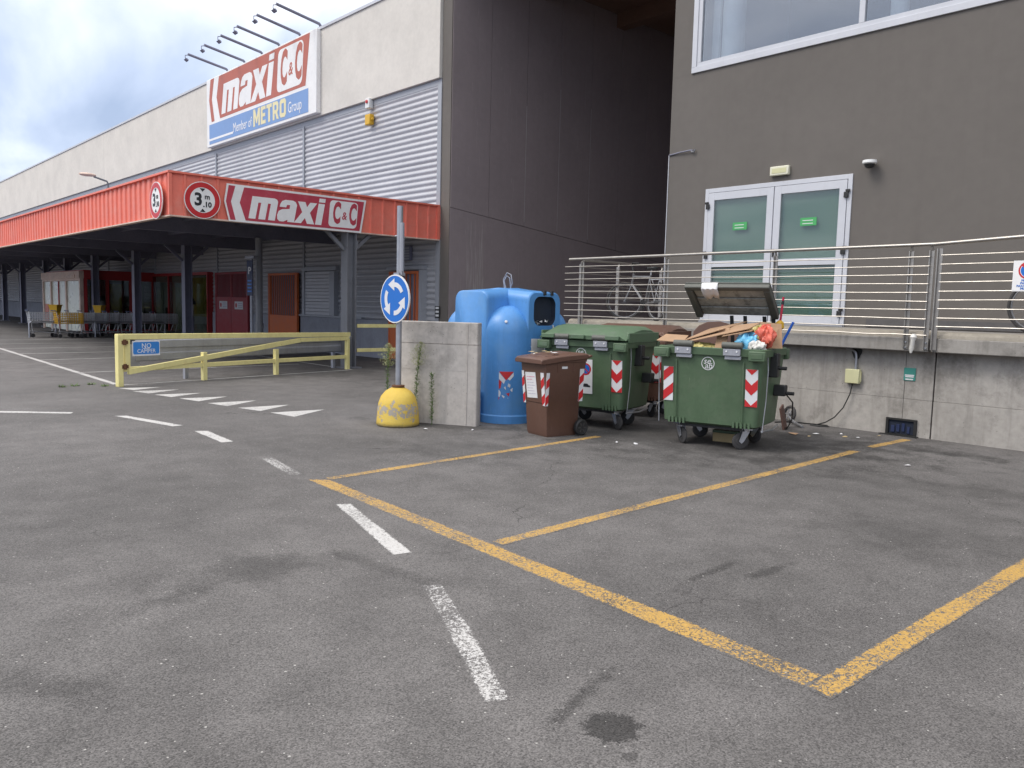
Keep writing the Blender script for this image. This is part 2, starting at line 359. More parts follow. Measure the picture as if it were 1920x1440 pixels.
M_['grey_lid'] = mat('dirty_grey_lid_underside', (.43, .45, .43), .75, 0, .30, 4, .2, 60, dirt=((.06, .06, .05), .7), streak=.4, space='Object')
M_['grey_rim'] = mat('dark_grey_lid_rim', (.115, .118, .104), .6, 0, .25, 6, .1, space='Object')
M_['brown_bin'] = mat('brown_moulded_plastic', (.125, .064, .045), .48, 0, .12, 3, .08, 220, dirt=((.14, .08, .06), .35), streak=.12, space='Object', scuff=.35)
M_['blue_bin'] = mat('blue_rotomoulded_plastic', (.085, .27, .60), .36, 0, .10, 1.6, .06, 160, dirt=((.13, .29, .52), .5), streak=.2, space='Object', scuff=.4)
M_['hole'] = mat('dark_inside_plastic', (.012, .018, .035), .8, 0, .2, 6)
M_['rubber'] = mat('worn_grey_rubber', (.055, .052, .052), .75, 0, .3, 14, .1)
M_['blackpl'] = mat('black_plastic', (.02, .02, .021), .5, 0, .2, 8)
M_['zinc'] = mat('zinc_plated_fork', (.52, .52, .54), .35, .8, .15, 12)
M_['card'] = mat('brown_corrugated_cardboard', (.40, .255, .155), .85, 0, .15, 7, .1, 120, streak=.15)
M_['kraft'] = mat('yellowish_box_board', (.50, .38, .20), .8, 0, .12, 6)
M_['paper'] = mat('white_paper', (.72, .72, .73), .8, 0, .06, 9)
M_['ink'] = mat('faded_ink', (.45, .42, .52), .8, 0, .3, 30)
M_['pinkink'] = mat('pink_ink', (.62, .35, .42), .8, 0, .3, 30)
M_['bagblue'] = mat('light_blue_plastic_bag', (.16, .48, .72), .3, 0, .25, 9, .3, 30)
M_['bagred'] = mat('red_orange_plastic_bag', (.70, .14, .09), .3, 0, .3, 9, .3, 30)
M_['bagyel'] = mat('straw_yellow_plastic_bag', (.55, .47, .18), .3, 0, .3, 9, .3, 30)
M_['bagwhite'] = mat('white_plastic_bag', (.68, .66, .62), .35, 0, .2, 9, .3, 30)
M_['dome'] = mat('yellow_paint_flaking_from_concrete', (.68, .47, .085), .6, 0, .10, 4, .2, 40, space='Object')
M_['orange'] = mat('orange_painted_steel', (.62, .14, .035), .5, 0, .10, 4)
M_['door_red'] = mat('dark_red_painted_steel', (.33, .035, .045), .5, 0, .10, 4)
M_['vest_red'] = mat('red_lacquered_frame', (.40, .03, .03), .45, 0, .10, 4)
M_['vest_cream'] = mat('pale_pink_fascia', (.70, .53, .44), .6, 0, .12, 2, dirt=((.35, .2, .16), .5))
M_['milk'] = mat('milky_glass_film', (.72, .74, .64), .3, 0, .08, 2)
M_['yellowpl'] = mat('yellow_plastic', (.72, .42, .03), .45, 0, .1, 5)
M_['poster'] = mat('yellow_poster', (.60, .52, .10), .5, 0, .3, 4)
M_['leaf'] = mat('weed_green', (.085, .14, .035), .7, 0, .35, 30)
M_['leaf2'] = mat('pale_seedhead_green', (.34, .36, .17), .8, 0, .3, 30)
M_['cable'] = mat('black_cable', (.02, .02, .02), .5)
M_['rustplate'] = mat('rust_brown_sheet', (.10, .052, .04), .8, 0, .25, 9)
M_['ivory'] = mat('ivory_plastic', (.62, .60, .36), .5, 0, .06, 9)
M_['ivory2'] = mat('ivory_lamp_cover', (.72, .70, .55), .45, 0, .05, 9)
M_['greenst'] = mat('green_sticker', (.07, .38, .12), .5, 0, .05, 9)
M_['teal'] = mat('teal_plaque', (.05, .26, .22), .5, 0, .1, 9)
M_['bluecr'] = mat('dark_blue_crate_plastic', (.018, .030, .085), .5, 0, .2, 9)
M_['redbroom'] = mat('crimson_handle', (.48, .02, .06), .45)
M_['bluehandle'] = mat('blue_handle', (.02, .12, .55), .45)
M_['silver'] = mat('silver_bike_paint', (.24, .24, .25), .4, .5, .08, 9)
M_['chrome'] = mat('trolley_chrome', (.62, .63, .66), .35, .5, .1, 9)
M_['sealant'] = mat('grey_sealant', (.42, .40, .40), .8)
M_['bike_rim'] = mat('dull_bike_alloy', (.22, .22, .23), .45, .5, .1, 9)
M_['skirt'] = mat('dark_skirting', (.10, .095, .095), .7, 0, .2, 4)
M_['pipe'] = mat('grey_downpipe', (.26, .26, .27), .5, .2, .15, 3)
M_['inside'] = mat('dim_interior', (.10, .10, .10), .9)
M_['curtain'] = mat('pale_curtain', (.66, .69, .70), .9, 0, .1, 5)
# flaking dome paint
def dome_mat():
    s = NT('flaking_yellow_paint'); v = s.coord('Object')
    sp = s.n('ShaderNodeSeparateXYZ'); s.l(v, sp.inputs[0])
    a = s.noise(v, 13, 8, .72); b = s.noise(v, 3, 5); f = s.noise(v, 60, 4)
    band = s.math('MULTIPLY', s.rng(sp.outputs[2], .03, .16, 0, 1), s.rng(sp.outputs[2], .26, .38, 1, 0))
    m_ = s.rng(s.math('ADD', a, s.math('MULTIPLY', band, .145)), .635, .66, 0, 1)
    yel = s.mix(s.rng(b, .35, .65), (.60, .40, .06, 1), (.74, .54, .11, 1)); yel = s.mix(s.rng(f, .5, .8, 0, .3), yel, (.5, .38, .15, 1))
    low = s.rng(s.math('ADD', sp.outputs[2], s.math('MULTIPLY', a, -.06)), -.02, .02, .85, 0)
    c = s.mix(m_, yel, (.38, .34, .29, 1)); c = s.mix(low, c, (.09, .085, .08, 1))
    return s.set(c, .65, 0, s.bump(s.math('SUBTRACT', f, s.math('MULTIPLY', m_, 1.2)), .4, .006), .4)
M_['dome'] = dome_mat()
def glass(name, tint, refl, rough=.02):
    s = NT(name); s.t.nodes.remove(s.b)
    tr = s.n('ShaderNodeBsdfTransparent'); tr.inputs[0].default_value = (*tint, 1); gl = s.n('ShaderNodeBsdfGlossy'); gl.inputs['Roughness'].default_value = rough
    lw = s.n('ShaderNodeLayerWeight'); lw.inputs[0].default_value = .5; frs = s.math('ADD', .03, s.math('MULTIPLY', s.math('POWER', lw.outputs['Facing'], 5), .6))
    mx_ = s.n('ShaderNodeMixShader'); s.l(s.math('ADD', frs, refl, clamp=True), mx_.inputs[0]); s.l(tr.outputs[0], mx_.inputs[1]); s.l(gl.outputs[0], mx_.inputs[2]); s.l(mx_.outputs[0], s.out.inputs[0]); return s.m
M_['glass_win'] = glass('reflective_window_glass', (.80, .84, .88), .20)
M_['glass_door'] = glass('green_door_glass', (.80, .88, .84), .08)
M_['glass_clear'] = glass('entrance_glass', (.7, .72, .68), .06)
def door_back():
    s = NT('green_ribbed_blind'); v = s.coord('Position'); w = s.n('ShaderNodeTexWave'); s.l(v, w.inputs['Vector']); w.inputs['Scale'].default_value = 11; w.bands_direction = 'X'; w.inputs['Distortion'].default_value = .6
    n = s.noise(v, .9, 5)
    c = s.mix(s.rng(n, .35, .65), (.21, .255, .225, 1), (.25, .285, .24, 1)); c = s.mix(s.math('MULTIPLY', w.outputs['Fac'], .25), c, (.33, .37, .33, 1))
    return s.set(c, .8)
M_['blind'] = door_back()

def text(body, size, mt, parent, name='lettering', m=None, ext=.002, bold=0, shear=0, sx_=1, align='CENTER', spacing=1):
    cu = bpy.data.curves.new('t', 'FONT'); cu.body = body; cu.size = size; cu.extrude = ext; cu.offset = bold; cu.shear = shear; cu.align_x = align; cu.align_y = 'CENTER'
    cu.space_character = spacing; cu.resolution_u = 3
    t = bpy.data.objects.new('t', cu); COL.objects.link(t); bpy.context.view_layer.update()
    me = bpy.data.meshes.new_from_object(t.evaluated_get(bpy.context.evaluated_depsgraph_get()))
    bpy.data.objects.remove(t); me.transform(Matrix.Diagonal((sx_, 1, 1, 1))); me.materials.clear(); me.materials.append(mt)
    o = bpy.data.objects.new(name, me); COL.objects.link(o); o.parent = parent
    if m: o.matrix_local = m
    return o
FY = Matrix.Rotation(R(90), 4, 'X')                                   # text plane facing -Y
def at(x_, y_, z_, rz=0): return Matrix.Translation((x_, y_, z_)) @ Matrix.Rotation(rz, 4, 'Z')
def disc(r, y0, y1, n=36): return [(r*math.cos(2*math.pi*i/n), r*math.sin(2*math.pi*i/n)) for i in range(n)]
def struct(o): o['kind'] = 'structure'; return o
def wpart(mb, name, mt, root, smooth=None, bevel=0, label=None):   # part given in world coordinates under an unrotated or rotated thing
    o = mb.build(name, mt, root, smooth, bevel, label=label)
    if root.type == 'EMPTY': o.matrix_parent_inverse = (Matrix.Translation(root.location) @ Matrix.Rotation(root.rotation_euler[2], 4, 'Z')).inverted()
    return o
def clip(poly, x0, x1, z0, z1):
    for ax, lim, sg in ((0, x0, 1), (0, x1, -1), (1, z0, 1), (1, z1, -1)):
        r = []
        for i, p in enumerate(poly):
            q = poly[(i+1) % len(poly)]; dp = (p[ax]-lim)*sg; dq = (q[ax]-lim)*sg
            if dp >= 0: r.append(p)
            if dp*dq < 0:
                t = dp/(dp-dq); r.append((p[0]+(q[0]-p[0])*t, p[1]+(q[1]-p[1])*t))
        poly = r
        if len(poly) < 3: return []
    return poly
# ================================================================== GROUND
g = MB(); g.add([(-400, -300, 0), (300, -300, 0), (300, 400, 0), (-400, 400, 0)], [(0, 1, 2, 3)])
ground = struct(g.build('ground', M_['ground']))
def marking(name, quad, mt, z=.0008):
    mb = MB(); mb.add([(p[0], p[1], z) for p in quad], [tuple(range(len(quad)))])
    o = mb.build(name, mt, ground); uv = o.data.uv_layers.new(name='UVMap')
    U = [(0, 0), (0, 1), (1, 1), (1, 0)] if len(quad) == 4 else [(.5, .5)]*len(quad)
    for i in range(len(quad)): uv.data[i].uv = U[i]
    return o
def line(name, a, b, w, mt, z=.0008):
    a = Vector(a); b = Vector(b); d = (b-a).normalized(); n = Vector((-d.y, d.x))*w/2
    return marking(name, [a+n, a-n, b-n, b+n], mt, z)
for t in ([(-15.13, 4.4), (-14.72, 4.52), (-15.0, 5.08)], [(-14.55, 4.45), (-14.08, 4.56), (-14.45, 5.2)], [(-13.85, 4.58), (-13.38, 4.69), (-13.74, 5.32)], [(-13.14, 4.73), (-12.62, 4.84), (-13.02, 5.48)],
          [(-12.33, 4.87), (-11.82, 4.97), (-12.28, 5.64)], [(-11.56, 5.02), (-11.06, 5.14), (-11.51, 5.83)], [(-10.82, 5.18), (-10.26, 5.27), (-10.73, 6.0)]):
    marking('give_way_triangle', t, M_['pwhite'])
D = M_['pwhite']; DW = M_['pwhite_worn']
for q, m in ((((-12.95, 2.12), (-12.78, 2.05), (-12.12, 2.90), (-12.26, 2.97)), D), (((-11.60, 3.30), (-11.53, 3.45), (-10.28, 3.75), (-10.27, 3.60)), D),
             (((-9.78, 3.68), (-9.68, 3.83), (-8.80, 3.77), (-8.80, 3.62)), D), (((-7.80, 3.58), (-7.70, 3.71), (-6.75, 3.56), (-6.78, 3.42)), DW), (((-5.58, 3.21), (-5.51, 3.33), (-4.17, 2.97), (-4.20, 2.84)), D),
             (((-3.64, 2.65), (-3.55, 2.76), (-3.0, 2.50), (-3.06, 2.38)), M_['pwhite_mid']), (((-3.06, 2.38), (-3.0, 2.50), (-2.30, 2.15), (-2.36, 2.04)), M_['pwhite_mid'])):
    marking('white_dash', q, m)
Yp = M_['pyel']
marking('yellow_bay_line', [(-6.54, 3.47), (-6.40, 3.64), (-1.56, 3.38), (-1.46, 3.18)], Yp)
marking('yellow_bay_line', [(-6.50, 3.62), (-6.38, 3.64), (-6.60, 7.6), (-6.72, 7.6)], Yp, .0015)
marking('yellow_bay_line', [(-4.05, 3.53), (-3.92, 3.53), (-4.12, 9.40), (-4.25, 9.34)], Yp, .0015)
marking('yellow_bay_line', [(-4.27, 9.80), (-4.14, 9.80), (-4.11, 10.84), (-4.25, 10.84)], Yp, .0015)
marking('yellow_bay_line', [(-1.59, 3.20), (-1.45, 3.17), (-1.38, 9.6), (-1.52, 9.6)], Yp, .0015)
for a, b, w in (((-60, 5.6), (-15.75, 4.56), .13), ((-22.7, 4.75), (-23.2, 9.9), .09), ((-25.3, 4.8), (-25.6, 9.9), .09), ((-27.9, 4.85), (-28.2, 9.9), .09), ((-18.65, 4.65), (-19.0, 9.9), .09), ((-15.65, 4.55), (-16.85, 10.1), .09), ((-30.5, 4.9), (-30.8, 9.9), .09), ((-24.25, 10.4), (-16.9, 10.2), .09), ((-33.2, 5.0), (-33.5, 9.9), .09)):
    line('white_line', a, b, w, D, .0015 if w < .1 else .0008)

# ================================================================== WAREHOUSE (left building)
FYD = 13.1; XC = -17.3
wh = thing('warehouse', 'long warehouse with silver corrugated cladding, pale concrete top band and dark side wall', 'building', (-45, 15, 0))
# concrete band panels
seams = [-17.3, -31.9, -46.4, -61, -75.5, -90, -104.5, -119]
for i in range(len(seams)-1):
    b = MB(); b.box(seams[i+1]+.012, seams[i]-.012, FYD-.10, FYD+.3, 7.50, 10.12); wpart(b, 'concrete_panel', M_['conc_band'], wh, bevel=.01)
b = MB(); b.box(-119, XC+.03, FYD-.14, FYD+.5, 10.12, 10.20); wpart(b, 'roof_edge_flashing', M_['white_alu'], wh)
b = MB(); b.box(-119, XC, FYD-.02, FYD+.25, 7.34, 7.495); wpart(b, 'gutter_trim', M_['trim'], wh)
b = MB(); b.box(-119, XC+.02, FYD+.32, FYD+40, 9.9, 10.1); wpart(b, 'roof', M_['trim'], wh)
b = MB(); b.box(-119, XC, FYD+.14, FYD+.5, 0, 10.0); wpart(b, 'wall_core', M_['inside'], wh)
# corrugated sheets: rows of horizontal corrugation
def corr(w, z0, z1, pitch=.153, amp=.022):
    prof = []; z = z0
    while z < z1-1e-6:
        for dz, dy in ((0, 0), (.035, -amp), (.055, -amp*1.6), (.09, -amp*1.6), (.112, -amp), (.15, 0)):
            if z+dz <= z1+1e-6: prof.append((dy, z+dz))
        z += pitch
    mb = MB(); n = len(prof); vs = [(0, p[0], p[1]) for p in prof]+[(w, p[0], p[1]) for p in prof]
    mb.add(vs, [(i, i+n, i+1+n, i+1) for i in range(n-1)]); return mb
cols = [-17.43, -24.77, -31.95, -39.1, -46.3, -53.5, -60.7, -67.9, -75.1, -82.3, -89.5]
zr = [1.13, 2.20, 3.27, 4.34, 5.41, 6.48, 7.40]
cache = {}
for i in range(len(cols)-1):
    w = cols[i]-cols[i+1]-.03
    for j in range(len(zr)-1):
        key = (round(w, 2), j)
        if key not in cache:
            mb = corr(w, 0, min(zr[j+1]-zr[j], 1.071)+.002); cache[key] = mb.mesh('cladding_sheet', M_['clad'], 35)
        o = bpy.data.objects.new('cladding_sheet', cache[key]); COL.objects.link(o); o.parent = wh; o.location = (cols[i+1]+.015-wh.location.x, FYD+.02-wh.location.y+(.004 if j % 2 else 0), zr[j])
for x_ in cols[1:]:
    b = MB(); b.box(x_-.05, x_+.05, FYD-.045, FYD+.02, 1.13, 7.34); wpart(b, 'cladding_seam', M_['trim'], wh)
b = MB(); b.box(XC-.13, XC+.03, FYD-.05, FYD+.06, 1.13, 7.34); wpart(b, 'corner_trim', M_['trim'], wh)
# plinth with openings
ops = [(-31.9, -28.75), (-27.2, -24.95), (-19.5, -18.0), (-39.1, -32.4), (-45.8, -39.1)]
def plinth(x0, x1): b = MB(); b.box(x0, x1, FYD-.06, FYD+.1, 0, 1.125); wpart(b, 'plinth', M_['plinth'], wh, bevel=.01)
plinth(-18.0, XC); plinth(-24.95, -19.5); plinth(-28.75, -27.2); plinth(-32.4, -31.9); plinth(-90, -45.8)
# pilaster + dark side wall (passage)
b = MB(); b.box(XC+.03, XC+.40, FYD-.02, FYD+.6, 0, 10.1); wpart(b, 'pilaster', M_['plaster'], wh)
XS = XC+.40
ys = [13.3]+[14.41+1.33*k for k in range(9)]
ys = [13.6-.52]+ys[1:]
ys[0] = 13.10
for k in range(len(ys)-1):
    b = MB(); zb = 4.16-.105*(ys[k]-13.1); ze = 4.16-.105*(ys[k+1]-13.1)
    g_ = .007
    b.add([(XS+.02, ys[k]+g_, zb), (XS+.02, ys[k+1]-g_, ze), (XS+.02, ys[k+1]-g_, 10.6), (XS+.02, ys[k]+g_, 10.6), (XS-.1, ys[k]+g_, zb), (XS-.1, ys[k+1]-g_, ze), (XS-.1, ys[k+1]-g_, 10.6), (XS-.1, ys[k]+g_, 10.6)],
          [(0, 1, 2, 3), (7, 6, 5, 4), (0, 4, 5, 1), (1, 5, 6, 2), (2, 6, 7, 3), (3, 7, 4, 0)])
    wpart(b, 'side_wall_panel', M_['plaster_dark'], wh)
for k, (za, zb) in ((2, (4.0, 7.2)), (3, (3.85, 7.9)), (4, (3.7, 7.6))):
    b = MB(); b.box(XS-.05, XS+.022, ys[k]-.006, ys[k]+.006, za, zb); wpart(b, 'joint_sealant', M_['sealant'], wh)
b = MB(); b.add([(XS+.012, 13.1, 0), (XS+.012, 25, 0), (XS+.012, 25, 2.9), (XS+.012, 13.1, 4.15), (XS-.12, 13.1, 0), (XS-.12, 25, 0), (XS-.12, 25, 2.9), (XS-.12, 13.1, 4.15)], [(0, 1, 2, 3), (7, 6, 5, 4), (0, 4, 5, 1), (1, 5, 6, 2), (2, 6, 7, 3), (3, 7, 4, 0)])
wpart(b, 'side_wall_base', M_['plaster_dark'], wh)
b = MB(); b.box(XS-.1, -9.3, 24.6, 25, 0, 10.6); wpart(b, 'passage_end_wall', M_['plaster_dark'], wh)
b = MB(); b.box(XS-.3, -9.3, 13.0, 25.2, 10.62, 12.2); wpart(b, 'passage_soffit', M_['soffit'], wh)
for yb in (16.2, 19.6, 23): 
    b = MB(); b.box(XS+.03, -9.46, yb-.18, yb+.18, 10.2, 10.615); wpart(b, 'soffit_beam', M_['soffit'], wh)
# doors of the warehouse
def barred_door(x0, x1, ztop, zsol, mt, leaves, nbars, frame_mt=None, notices=False, lab=None):
    yd = FYD-.17
    d = MB(); d.box(x0, x0+.07, yd, yd+.09, 0, ztop); d.box(x1-.07, x1, yd, yd+.09, 0, ztop); d.box(x0+.07, x1-.07, yd, yd+.09, ztop-.08, ztop)
    d = wpart(d, 'door', mt, wh, bevel=.006, label=lab)
    back = MB(); back.box(x0+.05, x1-.05, yd+.06, yd+.075, 0.0, ztop-.02); back.build('door_backing', M_['dark_steel'], d)
    lw = (x1-x0-.14)/leaves
    for k in range(leaves):
        a = x0+.07+k*lw; c = a+lw
        p = MB(); p.box(a+.012, c-.012, yd+.012, yd+.05, .05, zsol); p.build('door_panel', mt, d, bevel=.006)
        [MB().box(q0, q1, yd+.012, yd+.05, zsol+.002, ztop-.085).build('leaf_stile', mt, d) for q0, q1 in ((a+.012, a+.06), (c-.06, c-.012))]
        n = nbars; step = (lw-.12)/n
        for i in range(n):
            xx = a+.06+step*(i+.5); q = MB(); q.box(xx-.016, xx+.016, yd+.02, yd+.045, zsol+.002, ztop-.085); q.build('bar', mt, d)
        if notices:
            q = MB(); q.box(a+lw*.24, a+lw*.76, yd+.004, yd+.01, zsol-.46, zsol-.16); nb = q.build('notice', M_['paper'], d)
            q = MB(); q.prism([(a+lw*.34+.08*math.cos(t*.5236), zsol-.31+.09*math.sin(t*.5236)) for t in range(12)], yd+.001, yd+.003); q.build('no_entry_mark', M_['tred'], d)
            for r_ in range(3): q = MB(); q.box(a+lw*.46, a+lw*.72, yd+.001, yd+.003, zsol-.25-r_*.07, zsol-.225-r_*.07); q.build('print_line', M_['ink'], d)
    return d
barred_door(-31.85, -28.85, 2.68, 1.72, M_['door_red'], 2, 12, notices=True, lab='dark red double door with two white notices')
barred_door(-27.15, -25.0, 2.58, 1.13, M_['orange'], 1, 13, lab='orange gate door with barred upper half')
barred_door(-19.48, -18.03, 2.52, .95, M_['orange'], 1, 6, lab='orange door with barred window by the corner')
b = MB(); b.box(-18.0, -17.86, FYD-.18, FYD+.02, 1.13, 2.55); b.box(-19.6, -17.86, FYD-.18, FYD+.02, 2.56, 2.66); wpart(b, 'door_surround', M_['trim'], wh)
# shuttered opening
b = MB(); b.box(-24.75, -24.60, FYD-.1, FYD+.01, 1.13, 2.62); b.box(-22.85, -22.55, FYD-.16, FYD+.01, 1.20, 2.58); b.box(-24.75, -22.5, FYD-.14, FYD+.01, 2.62, 2.74); b.box(-24.95, -21.0, FYD-.12, FYD+.02, 1.13, 1.19); wpart(b, 'shutter_frame', M_['trim'], wh)
for k in range(13):
    b = MB(); b.box(-24.6, -22.86, FYD-.075, FYD-.03, 1.2+k*.108, 1.2+k*.108+.092); wpart(b, 'shutter_slat', M_['clad'], wh)
b = MB(); b.box(-18.95, -18.55, FYD-.10, FYD+.0, 2.82, 3.22); vent = wpart(b, 'vent_box', M_['dark_steel'], wh)
for k in range(5):
    b = MB(); b.box(-18.93, -18.57, FYD-.115, FYD-.10, 2.85+k*.072, 2.89+k*.072); b.build('vent_slat', M_['trim'], vent)
# glazed front right of the vestibule
gl = MB(); gl.box(-39.0, -32.45, FYD-.20, FYD-.185, .12, 2.6); wpart(gl, 'shop_glazing', M_['glass_clear'], wh)
b = MB()
for x_ in (-39.0, -36.9, -34.7, -32.5): b.box(x_-.04, x_+.04, FYD-.24, FYD+.02, 0, 2.72)
b.box(-39.0, -32.5, FYD-.238, FYD+.02, 2.60, 2.72); b.box(-39.0, -32.5, FYD-.238, FYD+.02, 0, .10); wpart(b, 'glazing_frame', M_['vest_red'], wh)
b = MB(); b.box(-38.95, -32.55, FYD-.062, FYD-.045, .1, 2.6); wpart(b, 'lit_shop_backdrop', M_['curtain'], wh)  # pale backdrop, brightness of the lit shop put into its colour
for x0, x1, z0, z1, m in ((-38.8, -37.9, .3, 2.0, 'milk'), (-37.6, -37.0, .2, 1.2, 'blackpl'), (-36.6, -35.6, .2, 2.1, 'milk'), (-35.4, -34.9, .4, 1.1, 'poster'), (-34.5, -32.7, .9, 2.5, 'poster')):
    b = MB(); b.box(x0, x1, FYD-.12, FYD-.09, z0, z1); wpart(b, 'window_display', M_[m], wh)

# ================================================================== LOGO helper
def flat(poly, d, mt, name, root, m, off):
    mb = MB(); mb.prism(poly, -d/2-off, d/2-off, m); o = mb.build(name, mt, root); return o
def rr2(x0, x1, z0, z1, r, shear=0, n=4):
    p = []
    for k, (cx_, cz_) in enumerate(((x1-r, z1-r), (x0+r, z1-r), (x0+r, z0+r), (x1-r, z0+r))):
        for i in range(n+1):
            a = math.pi/2*(k+i/n); X, Z = cx_+r*math.cos(a), cz_+r*math.sin(a); p.append((X+(Z-z0)*shear, Z))
    return p
def logo(root, m, W_, H_, white, red, outer=True, step=.004):
    sx_, sz_ = W_/3.5, H_/.8
    sc = lambda P: [(x_*sx_, z_*sz_) for x_, z_ in P]
    o = 0
    if outer:
        flat(sc([(.06, .8), (3.5, .8), (3.36, 0), (.1, 0), (0, .42)]), .012, white, 'sign_plate', root, m, 0); o = .008
    flat(sc([(.10, .765), (.245, .765), (.145, .42), (.245, .035), (.13, .035), (.035, .42)]), .004, red, 'chevron', root, m, o)
    flat(sc([(.44, .755), (3.44, .755), (3.315, .045), (.47, .045), (.34, .42)]), .004, red, 'sign_field', root, m, o)
    o += step
    GL = {'m': [[(0, 0), (.33, 0), (.33, .74), (.47, .74), (.47, 0), (.80, 0), (.80, .74), (.94, .74), (.94, 0), (1.27, 0), (1.27, .86), (1.2, .96), (1.08, 1), (.0, 1)]],
          'a': [[(.05, .66), (.38, .66), (.40, .78), (.56, .78), (.56, .60), (.20, .56), (.04, .46), (0, .28), (.04, .10), (.16, 0), (.36, 0), (.56, .10), (.56, 0), (.90, 0), (.90, .82), (.80, .95), (.66, 1), (.28, 1), (.14, .94), (.07, .82)]],
          'x': [[(0, 0), (.36, 0), (.52, .26), (.68, 0), (1.06, 0), (.73, .52), (1.02, 1), (.66, 1), (.53, .77), (.40, 1), (.02, 1), (.33, .52)]],
          'i': [[(0, 0), (.33, 0), (.33, 1), (0, 1)], [(0, 1.07), (.33, 1.07), (.33, 1.25), (0, 1.25)]]}
    for ch, x_ in (('m', .53), ('a', 1.17), ('x', 1.60), ('i', 2.13)):
        lm = MB()
        for P in GL[ch]: lm.prism(sc([(x_+(p[0]+.20*p[1])*.48, .10+p[1]*.49) for p in P]), -.002-o, .002-o, m)
        lm.build('letter', white, root)
    flat(sc(rr2(2.47, 3.22, .09, .71, .09, .09)), .004, white, 'letter_panel', root, m, o)
    o += step
    for ch, x_, s_, z_ in (('C', 2.68, .68, .40), ('&', 2.89, .26, .36), ('C', 3.11, .68, .40)):
        t = text(ch, s_*sz_, red, root, 'letter', None, .002, (.026 if ch == 'C' else .003)*sz_, .18, (.42 if ch == 'C' else .8)*sx_/sz_); t.matrix_local = m @ at(x_*sx_, -o, z_*sz_) @ FY
# billboard on the band
bb = thing('billboard', 'large white billboard reading maxi C&C, Member of METRO Group, on the concrete band', 'sign', (-27.87, FYD-.1, 7.56))
b = MB(); b.box(-4.37, 4.37, -.16, 0, 0, 2.58); b.build('sign_box', M_['sign_white'], bb, bevel=.02)
logo(bb, at(-4.20, -.163, .855), 8.3, 1.77, M_['sign_white'], M_['bill_red'], outer=False)
for ch in kids(bb): pass
b = MB(); b.box(-4.12, 3.85, -.168, -.162, .10, .84); b.build('blue_strip', M_['bill_blue'], bb)
b = MB(); b.box(-4.12, -1.9, -.173, -.169, .22, .30); b.build('underline', M_['sign_white'], bb)
for s_, z_, x_, tx, mt, bo, w_ in ((.48, .40, -1.10, 'Member of', 'sign_white', .008, .74), (.50, .42, 2.95, 'Group', 'sign_white', .004, .72)):
    t = text(tx, s_, M_[mt], bb, 'lettering', None, .002, 0, 0, w_); t.matrix_local = at(x_, -.171, z_) @ FY
ML = {'M': [(0, 0), (.22, 0), (.22, .58), (.40, .16), (.50, .16), (.68, .58), (.68, 0), (.90, 0), (.90, 1), (.66, 1), (.45, .48), (.24, 1), (0, 1)], 'E': [(0, 0), (.62, 0), (.62, .2), (.23, .2), (.23, .41), (.56, .41), (.56, .6), (.23, .6), (.23, .8), (.62, .8), (.62, 1), (0, 1)],
      'T': [(.23, 0), (.46, 0), (.46, .79), (.69, .79), (.69, 1), (0, 1), (0, .79), (.23, .79)], 'R': [(0, 0), (.23, 0), (.23, .34), (.34, .34), (.50, 0), (.75, 0), (.56, .38), (.70, .50), (.70, .86), (.56, 1), (0, 1)], 'O': [(.14, 0), (.62, 0), (.76, .14), (.76, .86), (.62, 1), (.14, 1), (0, .86), (0, .14)]}
HL = {'R': [(.23, .54), (.44, .54), (.47, .60), (.47, .76), (.44, .81), (.23, .81)], 'O': [(.24, .24), (.52, .24), (.52, .76), (.24, .76)]}
xx = .0
for ch in 'METRO':
    wd = max(p[0] for p in ML[ch]); f_ = lambda P: [(-.16+(xx+p[0])*.60, .20+p[1]*.60) for p in P]
    b = MB(); b.prism(f_(ML[ch]), -.173, -.169); l_ = b.build('letter', M_['cream'], bb)
    if ch in HL: b = MB(); b.prism(f_(HL[ch]), -.1765, -.1735); b.build('letter_counter', M_['bill_blue'], l_)
    xx += wd+.11
# six floodlight arms on top of the billboard
for k, x_ in enumerate((-30.88, -29.35, -27.90, -26.58, -25.09, -23.75)):
    nm = ['first', 'second', 'third', 'fourth', 'fifth', 'sixth'][k]
    l_ = thing('sign_lamp', f'thin dark floodlight arm over the billboard, {nm} from the left', 'lamp', (x_, FYD+.02, 10.2), 0, 'floodlight arms over the billboard')
    b = MB(); b.tube([(0, 0, -.1), (0, 0, .12), (0, -.05, .17), (0, -1.50, .40)], .048, 8); b.build('arm', M_['dark_steel'], l_, 40)
    b = MB(); b.tube([(0, -1.46, .38), (0, -1.60, .34), (0, -1.60, .24), (0, -1.5, .22)], .015, 6); b.build('bracket', M_['dark_steel'], l_, 40)
    b = MB(); b.add([(-.11, -.06, -.015), (.11, -.06, -.015), (.11, .06, -.015), (-.11, .06, -.015), (-.08, -.04, .04), (.08, -.04, .04), (.08, .04, .04), (-.08, .04, .04)], [(3, 2, 1, 0), (4, 5, 6, 7), (0, 1, 5, 4), (1, 2, 6, 5), (2, 3, 7, 6), (3, 0, 4, 7)], at(0, -1.56, .18) @ Matrix.Rotation(R(-35), 4, 'X')); b.build('lamp_head', M_['dark_steel'], l_)
